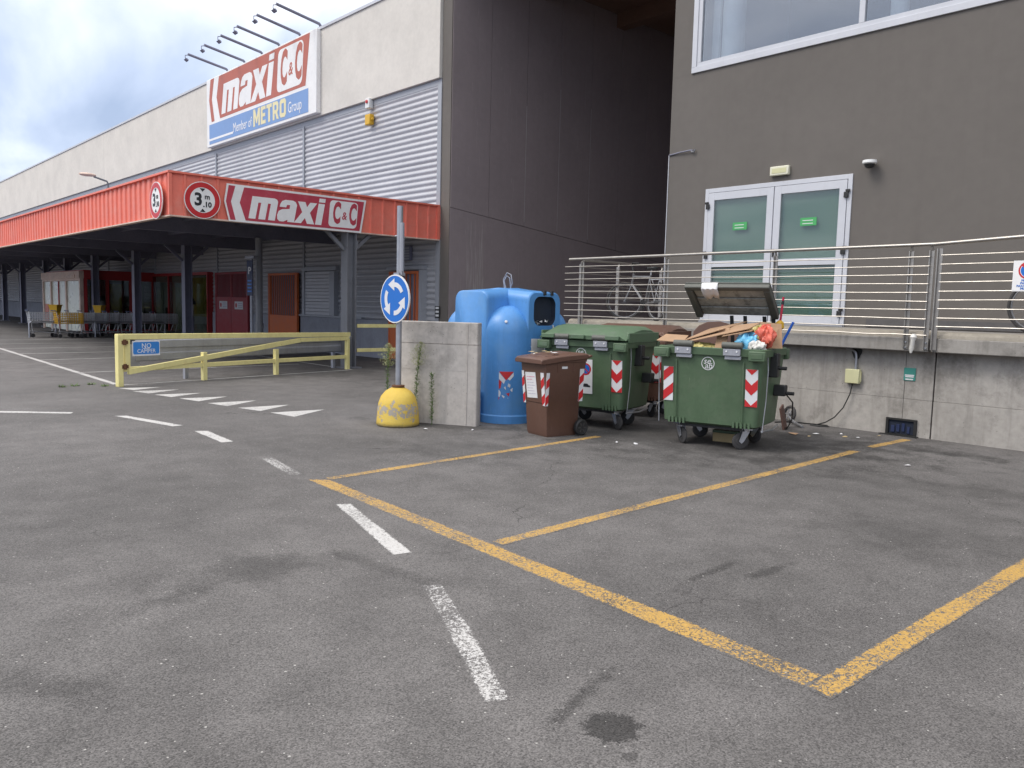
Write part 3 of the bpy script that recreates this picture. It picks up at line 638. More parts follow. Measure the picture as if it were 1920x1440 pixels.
# alarm boxes on the cladding
a_ = thing('siren_box', 'small white alarm box with red light on the silver cladding', 'alarm', (-20.7, FYD-.02, 7.28))
b = MB(); b.box(-.11, .11, -.14, 0, -.02, .27); b.build('housing', M_['white'], a_, bevel=.015)
b = MB(); b.lathe([(.0, 0), (.05, 0), (.045, .035), (.0, .04)], 12, Matrix.Translation((0, -.14, .16)) @ Matrix.Rotation(R(90), 4, 'X')); b.build('beacon', M_['tred'], a_, 40)
a_ = thing('siren_box', 'small yellow siren box below the white one on the cladding', 'alarm', (-20.66, FYD-.02, 6.78))
b = MB(); b.box(-.13, .13, -.16, 0, 0, .30); b.build('housing', M_['yellowpl'], a_, bevel=.02)
b = MB(); b.lathe([(.04, 0), (.04, .05), (.03, .06)], 10, Matrix.Translation((.14, -.08, .15)) @ Matrix.Rotation(R(90), 4, 'Y')); b.build('bell', M_['yellowpl'], a_)
p_ = MB(); p_.box(-.10, .10, -.012, 0, -.16, .16); pl = tag(p_.build('meter_plate', M_['blackpl'], None, loc=(XC+.0, FYD-.052, 1.42)), 'small black and white plate on the corner trim behind the blue container', 'plate')
for z0 in (-.12, -.02, .08): b = MB(); b.box(-.07, .07, -.015, -.0125, z0, z0+.055); b.build('label_strip', M_['paper'], pl)

# ================================================================== CANOPY
XF = -17.3; YS = 6.1
cn = thing('canopy', 'long flat entrance canopy with coral sheet fascia on dark steel columns', 'canopy', (-40, 9.6, 0))
def ribs(n, h, pitch=.34, amp=.032):
    prof = []
    for k in range(n):
        u = k*pitch; prof += [(u, 0), (u+.15, 0), (u+.175, amp), (u+.315, amp)]
    prof.append((n*pitch, 0)); m_ = len(prof); mb = MB()
    mb.add([(p[0], p[1], 0) for p in prof]+[(p[0], p[1], h) for p in prof], [(i, i+1, i+1+m_, i+m_) for i in range(m_-1)]); return mb
def seams_(n, h, pitch=.35):
    prof = []
    for k in range(n): u = k*pitch; prof += [(u, 0), (u+.27, 0), (u+.285, -.03), (u+.325, -.03), (u+.34, 0)]
    prof.append((n*pitch, 0)); m_ = len(prof); mb = MB()
    mb.add([(p[0], p[1], 0) for p in prof]+[(p[0], p[1], h) for p in prof], [(i, i+1, i+1+m_, i+m_) for i in range(m_-1)]); return mb
side = ribs(7, .86).mesh('fascia_sheet', M_['fascia']); L7 = 7*.34
for k in range(32):
    o = bpy.data.objects.new('fascia_sheet', side); COL.objects.link(o); o.parent = cn; o.location = (XF-(k+1)*L7-40*-1, YS-9.6, 3.335)
fr = seams_(5, .86).mesh('fascia_sheet', M_['fascia'])
for k in range(4):
    o = bpy.data.objects.new('fascia_sheet', fr); COL.objects.link(o); o.parent = cn; o.location = (XF+40, YS-9.6+k*1.75, 3.335); o.rotation_euler = (0, 0, R(90))
b = MB(); b.box(XF-76, XF+.06, YS-.05, YS+.10, 4.195, 4.235); b.box(XF-.10, XF+.055, YS+.10, FYD-.06, 4.195, 4.235); wpart(b, 'top_flashing', M_['fascia'], cn)
b = MB(); b.box(XF-76, XF+.05, YS-.03, YS+.09, 3.305, 3.334); b.box(XF-.09, XF+.045, YS+.09, FYD-.06, 3.305, 3.334); wpart(b, 'bottom_flashing', M_['vest_cream'], cn)
b = MB(); b.box(XF-.02, XF+.045, YS-.035, YS+.03, 3.336, 4.194); wpart(b, 'corner_post', M_['fascia'], cn); b = MB(); b.box(XF-.02, XF+.045, FYD-.13, FYD-.06, 3.336, 4.194); wpart(b, 'corner_post', M_['fascia'], cn)
b = MB(); b.box(XF-76, XF-.1, YS+.12, FYD-.06, 3.86, 4.15); wpart(b, 'roof_deck', M_['dark_steel'], cn)
colx = [-17.42, -22.6, -28.0, -33.25, -38.8, -43.4, -47.6, -53, -58, -64, -70, -76, -82, -88]
for k, x_ in enumerate(colx):
    b = MB(); b.box(x_-.09, x_+.09, YS+.15, FYD-.1, 3.42, 3.855); wpart(b, 'cross_beam', M_['dark_steel'], cn)
    if k == 1: continue
    c = MB(); w = .15
    c.box(x_-w, x_+w, 10.27, 10.295, .03, 3.418); c.box(x_-w, x_+w, 10.505, 10.53, .03, 3.418); c.box(x_-.012, x_+.012, 10.295, 10.505, .03, 3.418)
    c = wpart(c, 'column', M_['col_steel'] if k == 0 else M_['dark_steel'], cn)
    c2 = MB(); c2.box(x_-.24, x_+.24, 10.15, 10.65, 0, .03); c2.build('base_plate', M_['col_steel'], c)
    for sy in (-1, 1):
        q = MB(); q.bar((x_, 10.4+sy*.14, 2.90), (x_, 10.4+sy*.72, 3.41), .08, .08); q.build('knee_brace', M_['col_steel'] if k == 0 else M_['dark_steel'], c)
    q = MB(); q.box(x_-.19, x_+.19, 10.255, 10.268, 2.95, 3.12); q.box(x_-.19, x_+.19, 10.532, 10.545, 2.95, 3.12); q.build('collar', M_['col_steel'], c)
for k in range(5):
    y_ = 6.8+k*1.5; b = MB(); b.box(XF-76, XF-.15, y_-.05, y_+.05, 3.72, 3.858); wpart(b, 'purlin', M_['dark_steel'], cn)
# round column / downpipe
b = MB(); b.lathe([(.11, 0), (.11, .8), (.125, .8), (.125, .95), (.10, .95), (.10, 3.42)], 16); tag(b.build('downpipe_column', M_['pipe'], None, 40, loc=(-22.45, 10.42, 0)), 'round grey downpipe column under the canopy beside the blue parking sign', 'pipe')
ps = thing('parking_sign', 'narrow blue parking panel with a white P on a grey post under the canopy', 'sign', (-22.30, 10.12, 0))
b = MB(); b.tube([(0, 0, 0), (0, 0, 2.9)], .045, 10); b.build('post', M_['galv_dull'], ps, 40)
RX = R(12)
b = MB(); b.box(-.13, .13, -.065, -.05, 1.75, 2.75); b.build('panel', M_['bluecr'], ps, rot=(0, 0, RX))
t = text('P', .28, M_['paper'], ps, 'letter', None, .002, .008); t.matrix_local = Matrix.Rotation(RX, 4, 'Z') @ at(0, -.068, 2.45) @ FY
for k in range(4):
    b = MB(); b.box(-.09, .09, -.07, -.066, 1.85+k*.1, 1.89+k*.1); b.build('print_line', M_['tblue'], ps, rot=(0, 0, RX))
b = MB(); b.box(-.2, .2, -.07, .07, 2.80, 2.88); b.build('cap', M_['galv_dull'], ps, rot=(0, 0, RX))
# maxi sign on the canopy front
ms = thing('fascia_sign', 'peeling white and crimson maxi C&C sign on the canopy front', 'sign', (XF+.03, 7.22, 3.31))
logo(ms, Matrix.Rotation(R(90), 4, 'Z') @ at(0, -.03, 0), 3.55, .80, M_['sign_white'], M_['sign_red'])
def clearance(name_lab, loc, rz):
    t_ = thing('height_limit_sign', name_lab, 'sign', loc, rz, 'round height limit signs on the canopy')
    P = disc(.385, 0, 0); b = MB(); b.prism(P, -.02, 0); b.build('plate', M_['sign_white'], t_)
    b = MB(); n = 40
    for i in range(n):
        a0, a1 = 2*math.pi*i/n, 2*math.pi*(i+1)/n
        b.add([(.37*math.cos(a0), -.022, .37*math.sin(a0)), (.37*math.cos(a1), -.022, .37*math.sin(a1)), (.265*math.cos(a1), -.022, .265*math.sin(a1)), (.265*math.cos(a0), -.022, .265*math.sin(a0))], [(0, 1, 2, 3)])
    b.build('red_ring', M_['tred'], t_)
    for s_ in (1, -1):
        b = MB(); b.prism([(-.06, s_*.245), (.06, s_*.245), (0, s_*.175)], -.0245, -.0225); b.build('arrow_mark', M_['black'], t_)
    for tx, sz, x_, z_, bo in (('3', .36, -.09, 0, .012), ('m', .15, .10, .075, .004), ('.10', .15, .10, -.09, .006)):
        q = text(tx, sz, M_['black'], t_, 'numeral', None, .001, bo); q.matrix_local = at(x_, -.024, z_) @ FY
clearance('round 3.10 m height limit sign on the canopy front beside the maxi sign', (XF+.075, 6.74, 3.69), R(90))
clearance('round 3.10 m height limit sign seen aslant on the long canopy side', (-17.85, YS-.08, 3.66), 0)
# lamp on canopy roof
sl_ = thing('street_lamp', 'small swan neck lamp with oval head above the canopy', 'lamp', (-28, 7.96, 4.15))
b = MB(); b.tube([(0, 0, 0), (0, 0, 1.05), (0, -.04, 1.12), (0, -.42, 1.22)], .03, 8); b.build('pole', M_['col_steel'], sl_, 40)
b = MB(); b.loft([[(math.cos(a)*w_, y_, 1.26+math.sin(a)*h_) for a in [i*math.pi/5 for i in range(10)]] for y_, w_, h_ in ((-.36, .03, .03), (-.46, .08, .05), (-.62, .11, .06), (-.76, .10, .05), (-.84, .04, .02))]); b.build('lamp_head', M_['vest_cream'], sl_, 50)
# ================================================================== ENTRANCE VESTIBULE
vs = thing('entrance_vestibule', 'red framed glass entrance box with pale front under the canopy', 'entrance', (-42.4, 11.4, 0))
X0, X1, Y0, Y1, ZT = -45.7, -39.07, 9.85, 13.0, 2.72
fr = MB()
for x_ in (X0, X0+1.55, X0+4.3, X1): fr.box(x_-.09, x_+.09, Y0-.02, Y0+.12, 0, 2.3)
fr.box(X0-.09, X1+.09, Y0-.015, Y0+.12, 2.301, 2.40); wpart(fr, 'front_frame', M_['vest_cream'], vs)  # front frame and fascia are pale pink, the side is red
b = MB(); b.box(X0-.1, X1+.10, Y0-.06, Y0+.14, 2.401, ZT); b.box(X0+.2, X1-.5, Y0-.10, Y0-.061, 2.42, 2.56); wpart(b, 'front_fascia', M_['vest_cream'], vs)
b = MB()
for y_ in (Y0+.2, Y0+1.1, Y0+2.1, Y1): b.box(X1-.02, X1+.09, y_-.07, y_+.07, 0, 2.36)
b.box(X1-.02, X1+.10, Y0+.141, Y1+.07, 2.361, ZT-.002); b.box(X1-.02, X1+.085, Y0+.141, Y1, 0, .15); wpart(b, 'side_frame', M_['vest_red'], vs)
b = MB(); b.box(X1-1.5, X1-1.45, Y0+.2, Y1, 0, 2.6); wpart(b, 'pale_back_wall', M_['curtain'], vs)  # added pale wall, interior brightness put into its colour
b = MB(); b.box(X0, X1, Y0+.15, Y1, ZT+.001, ZT+.06); wpart(b, 'roof_panel', M_['vest_red'], vs)
for x0, x1 in ((X0+.1, X0+1.45), (X0+1.66, X0+2.92), (X0+2.94, X0+4.2), (X0+4.4, X1-.1)):
    b = MB(); b.box(x0, x1, Y0+.04, Y0+.06, .05, 2.29); wpart(b, 'glass_pane', M_['milk'], vs)
b = MB(); b.box(X0+2.90, X0+2.96, Y0-.01, Y0+.035, 0, 2.29); wpart(b, 'door_stile', M_['vest_red'], vs)
b = MB(); b.box(X0+.2, X0+.9, Y0+.02, Y0+.035, .3, 1.2); wpart(b, 'red_notice', M_['bill_red'], vs)
for y0, y1 in ((Y0+.28, Y0+1.02), (Y0+1.18, Y0+2.02), (Y0+2.18, Y1-.08)):
    b = MB(); b.box(X1+.02, X1+.035, y0, y1, .16, 2.35); wpart(b, 'glass_pane', M_['glass_clear'], vs)
for y0, y1, z0, z1, m in ((Y0+.35, Y0+.75, .4, 2.1, 'poster'), (Y0+1.3, Y0+1.8, .9, 2.2, 'poster'), (Y0+2.2, Y0+2.7, .8, 2.2, 'milk'), (Y0+1.85, Y0+2.15, .2, 1.2, 'blackpl')):
    b = MB(); b.box(X1-.3, X1-.27, y0, y1, z0, z1); wpart(b, 'window_display', M_[m], vs)
# ================================================================== TROLLEYS
def grid(mb, c, a, b_, na, nb, r=.0085):   # wire panel at corner c spanned by a and b_
    c = Vector(c); a = Vector(a); b_ = Vector(b_)
    for i in range(na+1): mb.bar(c+a*i/na, c+a*i/na+b_, r*2)
    for j in range(nb+1): mb.bar(c+b_*j/nb, c+b_*j/nb+a, r*2)
def make_trolley(wire, lab):
    t_ = thing('shopping_trolley', lab, 'trolley', group='trolleys parked under the canopy')
    b = MB(); w, y0, y1, z0, z1 = .28, -.45, .45, .55, .95
    grid(b, (-w, y0, z0), (2*w, 0, 0), (0, y1-y0, 0), 6, 9); grid(b, (-w, y0, z0), (0, y1-y0, 0), (0, 0, z1-z0), 11, 6); grid(b, (w, y0, z0), (0, y1-y0, 0), (0, 0, z1-z0), 11, 6); grid(b, (-w, y0, z0), (2*w, 0, 0), (0, 0, z1-z0), 6, 6); grid(b, (-w, y1, z0), (2*w, 0, 0), (0, 0, z1-z0), 6, 6)
    b.build('basket', wire, t_)
    for s_ in (-1, 1):
        b = MB(); b.tube([(s_*.27, .5, 1.02), (s_*.27, .42, .6), (s_*.27, .40, .24), (s_*.27, -.35, .18), (s_*.22, -.45, .5)], .014, 6); b.build('side_frame', M_['chrome'], t_, 40)
    b = MB(); b.box(-.27, .27, -.35, .35, .20, .23); b.build('lower_tray', M_['blackpl'], t_)
    b = MB(); b.tube([(-.3, .52, 1.03), (.3, .52, 1.03)], .02, 8); b.build('handle', M_['bluecr'], t_, 40)
    for s_ in (-1, 1):
        for y_ in (-.38, .38):
            b = MB(); b.lathe([(.02, -.02), (.075, -.02), (.075, .02), (.02, .02)], 14, Matrix.Translation((s_*.25, y_, .075)) @ Matrix.Rotation(R(90), 4, 'Y')); b.build('wheel', M_['rubber'], t_, 40)
            b = MB(); b.bar((s_*.25, y_, .08), (s_*.25, y_, .2), .05, .02); b.build('wheel_fork', M_['zinc'], t_)
    return t_
tr = make_trolley(M_['chrome'], '')
ordn = ['first', 'second', 'third', 'fourth', 'fifth', 'sixth', 'seventh', 'eighth', 'ninth']
for k in range(9):
    o = tr if k == 0 else copy_tree(tr); o.location = (-35.3+random.uniform(-.03, .03), 7.55+(.9 if k else 0)+k*.46, 0); o.rotation_euler.z = random.uniform(-.03, .03)+math.pi
    o['label'] = f'wire shopping trolley, {ordn[k]} from the open end of the nested row' 
ty = make_trolley(M_['yellowpl'], 'yellow basket trolley near the open end of the trolley row'); ty.location = (-34.72, 8.32, 0); ty.rotation_euler.z = math.pi+.05
tz = copy_tree(tr); tz.location = (-49.2, 10.9, 0); tz.rotation_euler.z = R(70); tz['label'] = 'single shopping trolley standing apart at the far left by the cladding'
b = MB()
b.tube([(0, 0, 0), (0, 0, .55), (0, .1, .62), (0, 4.9, .62), (0, 5.0, .55), (0, 5.0, 0)], .03, 8); b.tube([(0, 2.3, 0), (0, 2.3, .6)], .03, 8)
rr = thing('trolley_rail', 'low steel rail along the trolley row', 'rail', (-34.85, 7.0, 0)); b.build('rail_tube', M_['galv'], rr, 40)
for k, (y_, lab) in enumerate(((8.35, 'yellow flared tub behind the open end of the trolley row'), (10.0, 'yellow flared tub behind the middle of the trolley row'))):
    t_ = thing('yellow_tub', lab, 'bin', (-36.8, y_, 0), 0, 'yellow tubs behind the trolleys')
    b = MB(); b.tube([(0, 0, 0), (0, 0, .82)], .03, 8); b.build('stand', M_['dark_steel'], t_)
    b = MB(); b.lathe([(.15, .82), (.26, 1.25), (.28, 1.25), (.28, 1.22)], 4); b.build('tub', M_['yellowpl'], t_)
    b = MB(); b.lathe([(.02, 0), (.22, 0), (.2, .03), (.02, .03)], 16); b.build('base', M_['dark_steel'], t_)
# litter bin by glazing
t_ = thing('litter_bin', 'tapered white litter bin with black domed lid in front of the glazing', 'litter bin', (-33.3, 12.4, 0))
b = MB(); b.lathe([(.14, .45), (.24, 1.42), (.25, 1.42)], 20); b.build('bin_body', M_['white'], t_, 40)
b = MB(); b.lathe([(.29, 1.40), (.29, 1.48), (.24, 1.60), (.10, 1.68), (.01, 1.69)], 20); b.build('lid', M_['blackpl'], t_, 40)
b = MB(); b.tube([(0, .2, 0), (0, .2, 1.3)], .04, 8); b.build('post', M_['dark_steel'], t_)
# floor pallets strip
b = MB(); b.box(-1.7, 1.7, -.25, .25, .10, .16); [b.box(x_-.06, x_+.06, -.2, .2, 0, .1) for x_ in (-1.5, -.5, .5, 1.5)]
tag(b.build('trolley_platform', M_['blackpl'], None, loc=(-35.2, 12.4, 0)), 'low black platform at the foot of the shop glazing', 'platform')

sp_ = thing('striped_post', 'red and white striped post at the far left under the canopy', 'post', (-47.9, 12.3, 0))
for k in range(6): b = MB(); b.box(-.16, .16, -.05, .05, k*.42, k*.42+.418); b.build('band', M_['white'] if k % 2 else M_['bill_red'], sp_)
# ================================================================== YELLOW GATE
GZ = math.atan2(5.71, -1.68)
gt = thing('yellow_gate', 'pale yellow swing gate with diagonal brace and rust spots', 'gate', (-15.39, 4.49, 0), GZ)
b = MB(); b.box(-.05, .05, -.05, .05, 0, .935); b.build('post', M_['gate'], gt, bevel=.006)
for s_, zt in ((1.80, .56), (3.66, .56)):
    b = MB(); b.box(s_-.045, s_+.045, -.045, .045, 0, zt); b.build('post', M_['gate'], gt, bevel=.006)
b = MB(); b.box(5.86, 5.95, -.045, .045, 0, .80); b.build('post', M_['gate'], gt, bevel=.006)
for a, c in ((.05, 1.755), (1.845, 3.615), (3.705, 5.86)):
    b = MB(); b.box(a, c, -.03, .03, .265, .35); b.build('lower_rail', M_['gate'], gt, bevel=.005)
b = MB(); b.bar((-.05, 0, .90), (5.97, 0, .845), .09, .10); b.build('top_bar', M_['gate'], gt, bevel=.006, loc=(0, 0, .0))
b = MB(); b.bar((.16, -.012, .26), (4.35, -.012, .742), .06, .10); b.build('diagonal_brace', M_['gate'], gt, bevel=.006)
b = MB(); b.bar((4.36, -.012, .747), (5.95, -.012, .75), .06, .09); b.build('lower_bar', M_['gate'], gt, bevel=.006)
b = MB(); b.box(.10, .20, -.035, .035, .30, .848); b.build('swing_stile', M_['gate'], gt, bevel=.006)
for z_ in (.80, .36):
    b = MB(); b.tube([(.075, -.06, z_-.05), (.075, -.06, z_+.05)], .03, 8); b.box(.02, .14, -.065, -.048, z_-.03, z_+.03); b.build('hinge', M_['rust'], gt)
b = MB(); b.box(5.93, 6.02, -.06, .03, .74, .80); b.build('padlock', M_['galv'], gt, bevel=.01)
ns = thing('no_camper_sign', 'small blue notice reading NO CAMPER hung on the yellow gate', 'sign', (-15.39, 4.49, 0), GZ)
b = MB(); b.box(.22, .78, -.062, -.056, .545, .82); b.build('plate', M_['sign_white'], ns)
b = MB(); b.prism(rr2(.235, .765, .575, .80, .03), -.065, -.063); b.build('blue_field', M_['nblue'], ns)
for tx, z_, s_ in (('NO', .725, .125), ('CAMPER', .63, .10)):
    t = text(tx, s_, M_['sign_white'], ns, 'lettering', None, .001, 0); t.matrix_local = at(.50, -.067, z_) @ FY
b = MB(); b.box(.43, .57, -.068, -.0655, .676, .686); b.build('underline', M_['sign_white'], ns)
# guard rail behind
gr = thing('guard_rail', 'grey steel guard rail beam behind the yellow gate', 'guard rail', (-16.0, 4.95, 0), GZ)
prof = [(0, .40), (-.025, .42), (-.03, .54), (-.012, .57), (-.012, .63), (-.03, .66), (-.025, .79), (0, .81)]
b = MB(); n = len(prof); b.add([(.0, p[0], p[1]) for p in prof]+[(6.0, p[0], p[1]) for p in prof], [(i, i+n, i+n+1, i+1) for i in range(n-1)]); b.build('beam', M_['galv_dull'], gr, 30)
for s_ in (1.15, 5.35):
    b = MB(); b.box(s_-.04, s_+.04, .03, .10, 0, .70); b.build('post', M_['galv_dull'], gr)
b = MB(); b.prism([(-.10, .22), (-.30, .26), (-.36, .40), (-.36, .66), (-.2, .73), (0, .73), (0, .42), (.10, .38), (.06, .26)], -.012, -.004); b.build('end_terminal', M_['galv_dull'], gr)
# yellow hand rail by the corner
yr = thing('yellow_rail', 'two pale yellow rails between the front column and the orange door', 'railing', (-17.3, 10.7, 0))
for z_ in (1.045, .44): b = MB(); b.box(-.02, .02, -.13, 2.2, z_-.045, z_+.045); b.build('rail', M_['gate'], yr, bevel=.005)
b = MB(); b.box(-.03, .03, 1.9, 1.98, 0, 1.0); b.build('post', M_['gate'], yr)

# ================================================================== BOLLARD WITH SIGN POLE
bc = (-8.83, 6.03)
b = MB(); b.lathe([(.27, 0), (.285, .02), (.28, .08), (.272, .20), (.258, .30), (.225, .39), (.165, .46), (.09, .502), (.05, .51), (.001, .511)], 40)
tag(b.build('dome_bollard', M_['dome'], None, 50, loc=(*bc, 0)), 'yellow domed concrete block with flaking paint holding the sign pole', 'bollard')
rs = thing('roundabout_sign', 'blue roundabout arrow sign on a grey steel pole set in the yellow dome', 'sign', (*bc, .5))
b = MB(); b.tube([(0, 0, 0), (0, 0, 2.37)], .039, 14); b.build('pole', M_['galv'], rs, 40)
b = MB(); b.lathe([(.04, 0), (.085, 0), (.085, .025), (.04, .03)], 16, Matrix.Translation((0, 0, .01))); b.build('foot_collar', M_['rust'], rs)
SZ = R(2)  # sign faces about -Y
ds = MB(); ds.prism(disc(.315, 0, 0), -.075, -.055, Matrix.Rotation(SZ, 4, 'Z') @ Matrix.Translation((0, 0, 1.17))); ds = ds.build('sign_disc', M_['sign_white'], rs)
b = MB(); b.prism([(x_*.30/.385*1.283*1.0, z_*.30/.385*1.283) for x_, z_ in [(.3*math.cos(i*math.pi/20), .3*math.sin(i*math.pi/20)) for i in range(40)]], -.0775, -.0755, Matrix.Rotation(SZ, 4, 'Z') @ Matrix.Translation((0, 0, 1.17))); b.build('blue_face', M_['tblue'], ds)
for k in range(3):
    a0 = R(28+120*k); n = 9; ra, ri, ro_ = .185, .155, .215
    b = MB(); arc = R(62); P = [(ro_*math.cos(a0+arc*i/n), ro_*math.sin(a0+arc*i/n)) for i in range(n+1)]; Q = [(ri*math.cos(a0+arc*i/n), ri*math.sin(a0+arc*i/n)) for i in range(n+1)]
    mm = Matrix.Rotation(SZ, 4, 'Z') @ Matrix.Translation((0, 0, 1.17))
    for i in range(n): b.prism([P[i], P[i+1], Q[i+1], Q[i]], -.081, -.078, mm)
    a1 = a0+arc; er = (math.cos(a1), math.sin(a1)); et = (-math.sin(a1), math.cos(a1))
    b.prism([(er[0]*.265, er[1]*.265), (er[0]*ra+et[0]*.135, er[1]*ra+et[1]*.135), (er[0]*.105, er[1]*.105)], -.081, -.078, mm)
    b.build('arrow', M_['pale'], ds)
b = MB(); b.box(-.06, .06, -.052, .05, 1.47, 1.51); b.box(-.06, .06, -.052, .05, 1.0, 1.04); b.build('clamp', M_['galv'], rs)
b = MB(); b.box(.04, .10, -.03, .0, 1.48, 2.15); b.build('channel', M_['galv_dull'], rs)
es = MB(); es.box(-.01, .01, -.20, .20, 1.52, 2.12, Matrix.Rotation(R(8), 4, 'Z') @ Matrix.Translation((.06, -.0, 0)) @ Matrix.Rotation(R(45), 4, 'Z')); es = es.build('edge_on_panel', M_['galv_dull'], rs, label='thin grey sign panel seen edge on')
b = MB(); b.tube([(-.10, 0, 1.99), (.08, 0, 1.99)], .012, 6); b.build('clamp_bolt', M_['galv'], rs)

# ================================================================== CONCRETE BLOCK
BZ = R(30)
cb = thing('concrete_block', 'grey concrete wall block with board marks beside the blue container', 'wall block', (-9.12, 6.25, 0), BZ)
zs = [0, .36, .73, 1.08, 1.38]
for k in range(4):
    b = MB(); pr_ = rrect(.568-.0025*(k % 2), .085-.0025*(k % 2), .022, 0, 3); b.loft([[(p[0]+.558, p[1]+.09, z_) for p in pr_] for z_ in (zs[k], zs[k+1])]); b.build('cast_course', M_['conc_block'], cb, 50, bevel=0 if k < 3 else .012)
b = MB(); b.tube([(.98, .003, .02), (.98, .003, 1.36)], .008, 6); b.build('form_ridge', M_['conc_block'], cb, 50)

# ================================================================== WEEDS
def weed(lab, loc, h, feathery, seed):
    rnd = random.Random(seed); t_ = thing('weed', lab, 'weed', loc, 0, 'tall weeds by the concrete block')
    lean = (rnd.uniform(-.05, .05), rnd.uniform(-.05, .05)); P = lambda z: Vector((lean[0]*(z/h)**2, lean[1]*(z/h)**2, z))
    b = MB(); b.tube([P(h*i/8) for i in range(9)], [.006-.0005*i for i in range(9)], 5); b.build('stem', M_['leaf'], t_)
    f = MB(); n = int(h*260)
    for i in range(n):
        z = h*(.06+.92*(i/n)); a = rnd.uniform(0, 6.28); ln = rnd.uniform(.05, .10)*(1.0 if not feathery or z < h*.7 else .45); dr = Vector((math.cos(a), math.sin(a), rnd.uniform(.1, .9))).normalized()
        s_ = dr.cross(Vector((0, 0, 1))).normalized()*.006; p = P(z); tip = p+dr*ln+Vector((0, 0, -.02*rnd.random())); md = p+dr*ln*.5+Vector((0, 0, .012))
        f.add([p, md+s_, tip, md-s_], [(0, 1, 2, 3)])
    o = f.build('leaves', M_['leaf'], t_); o['kind'] = 'stuff'
    if feathery:
        f = MB()
        for i in range(900):
            z = h*(.74+.30*rnd.random()); a = rnd.uniform(0, 6.28); rr_ = (.135*math.sin(min(1, max(0, (z/h-.70)/.34))*math.pi)+.012)*rnd.random()**.6
            p = P(z)+Vector((math.cos(a)*rr_, math.sin(a)*rr_, 0)); d_ = Vector((rnd.uniform(-1, 1), rnd.uniform(-1, 1), rnd.uniform(.2, 1)))*.015; s_ = Vector((rnd.uniform(-1, 1), rnd.uniform(-1, 1), 0))*.004
            f.add([p-s_, p+d_-s_*.3, p+d_+s_*.3, p+s_], [(0, 1, 2, 3)])
        for i in range(26):
            z = h*(.72+.2*rnd.random()); a = rnd.uniform(0, 6.28); f.tube([P(z), P(z)+Vector((math.cos(a)*.07, math.sin(a)*.07, .09))], .0015, 3)
        o = f.build('seed_heads', M_['leaf2'], t_); o['kind'] = 'stuff'
weed('tall feathery weed left of the sign pole behind the yellow dome', (-9.28, 6.16, 0), 1.02, True, 1)
weed('feathery weed right of the sign pole in front of the concrete block', (-8.86, 6.33, 0), 1.06, True, 2)
weed('short dark green leafy weed at the foot of the concrete block', (-8.60, 6.42, 0), .70, False, 3)
for k, (x_, y_) in enumerate(((-15.84, 3.87), (-15.75, 3.65), (-16.01, 4.17), (-15.6, 4.3))):
    rnd = random.Random(k+20); f = MB()
    for i in range(40):
        a = rnd.uniform(0, 6.28); ln = rnd.uniform(.03, .11); dr = Vector((math.cos(a), math.sin(a), rnd.uniform(.2, .9))).normalized(); p = Vector((rnd.uniform(-.06, .06), rnd.uniform(-.06, .06), 0)); s_ = dr.cross(Vector((0, 0, 1))).normalized()*.007
        f.add([p-s_, p+s_, p+dr*ln], [(0, 1, 2)])
    tag(f.build('grass_tuft', M_['leaf'], None, loc=(x_, y_, .001)), ['small green tuft in the asphalt left of the gate post', 'low grass tuft farthest from the gate post', 'dry tuft beside the white edge line', 'flat dry tuft at the foot of the yellow gate post'][k], 'weed', 'tufts in the asphalt left of the gate')

# ================================================================== BLUE IGLOO CONTAINER
IG = R(-41.7)
ig = thing('recycling_container', 'big blue moulded recycling container with rounded lobes and an open chute', 'container', (-8.79, 7.91, 0), IG)
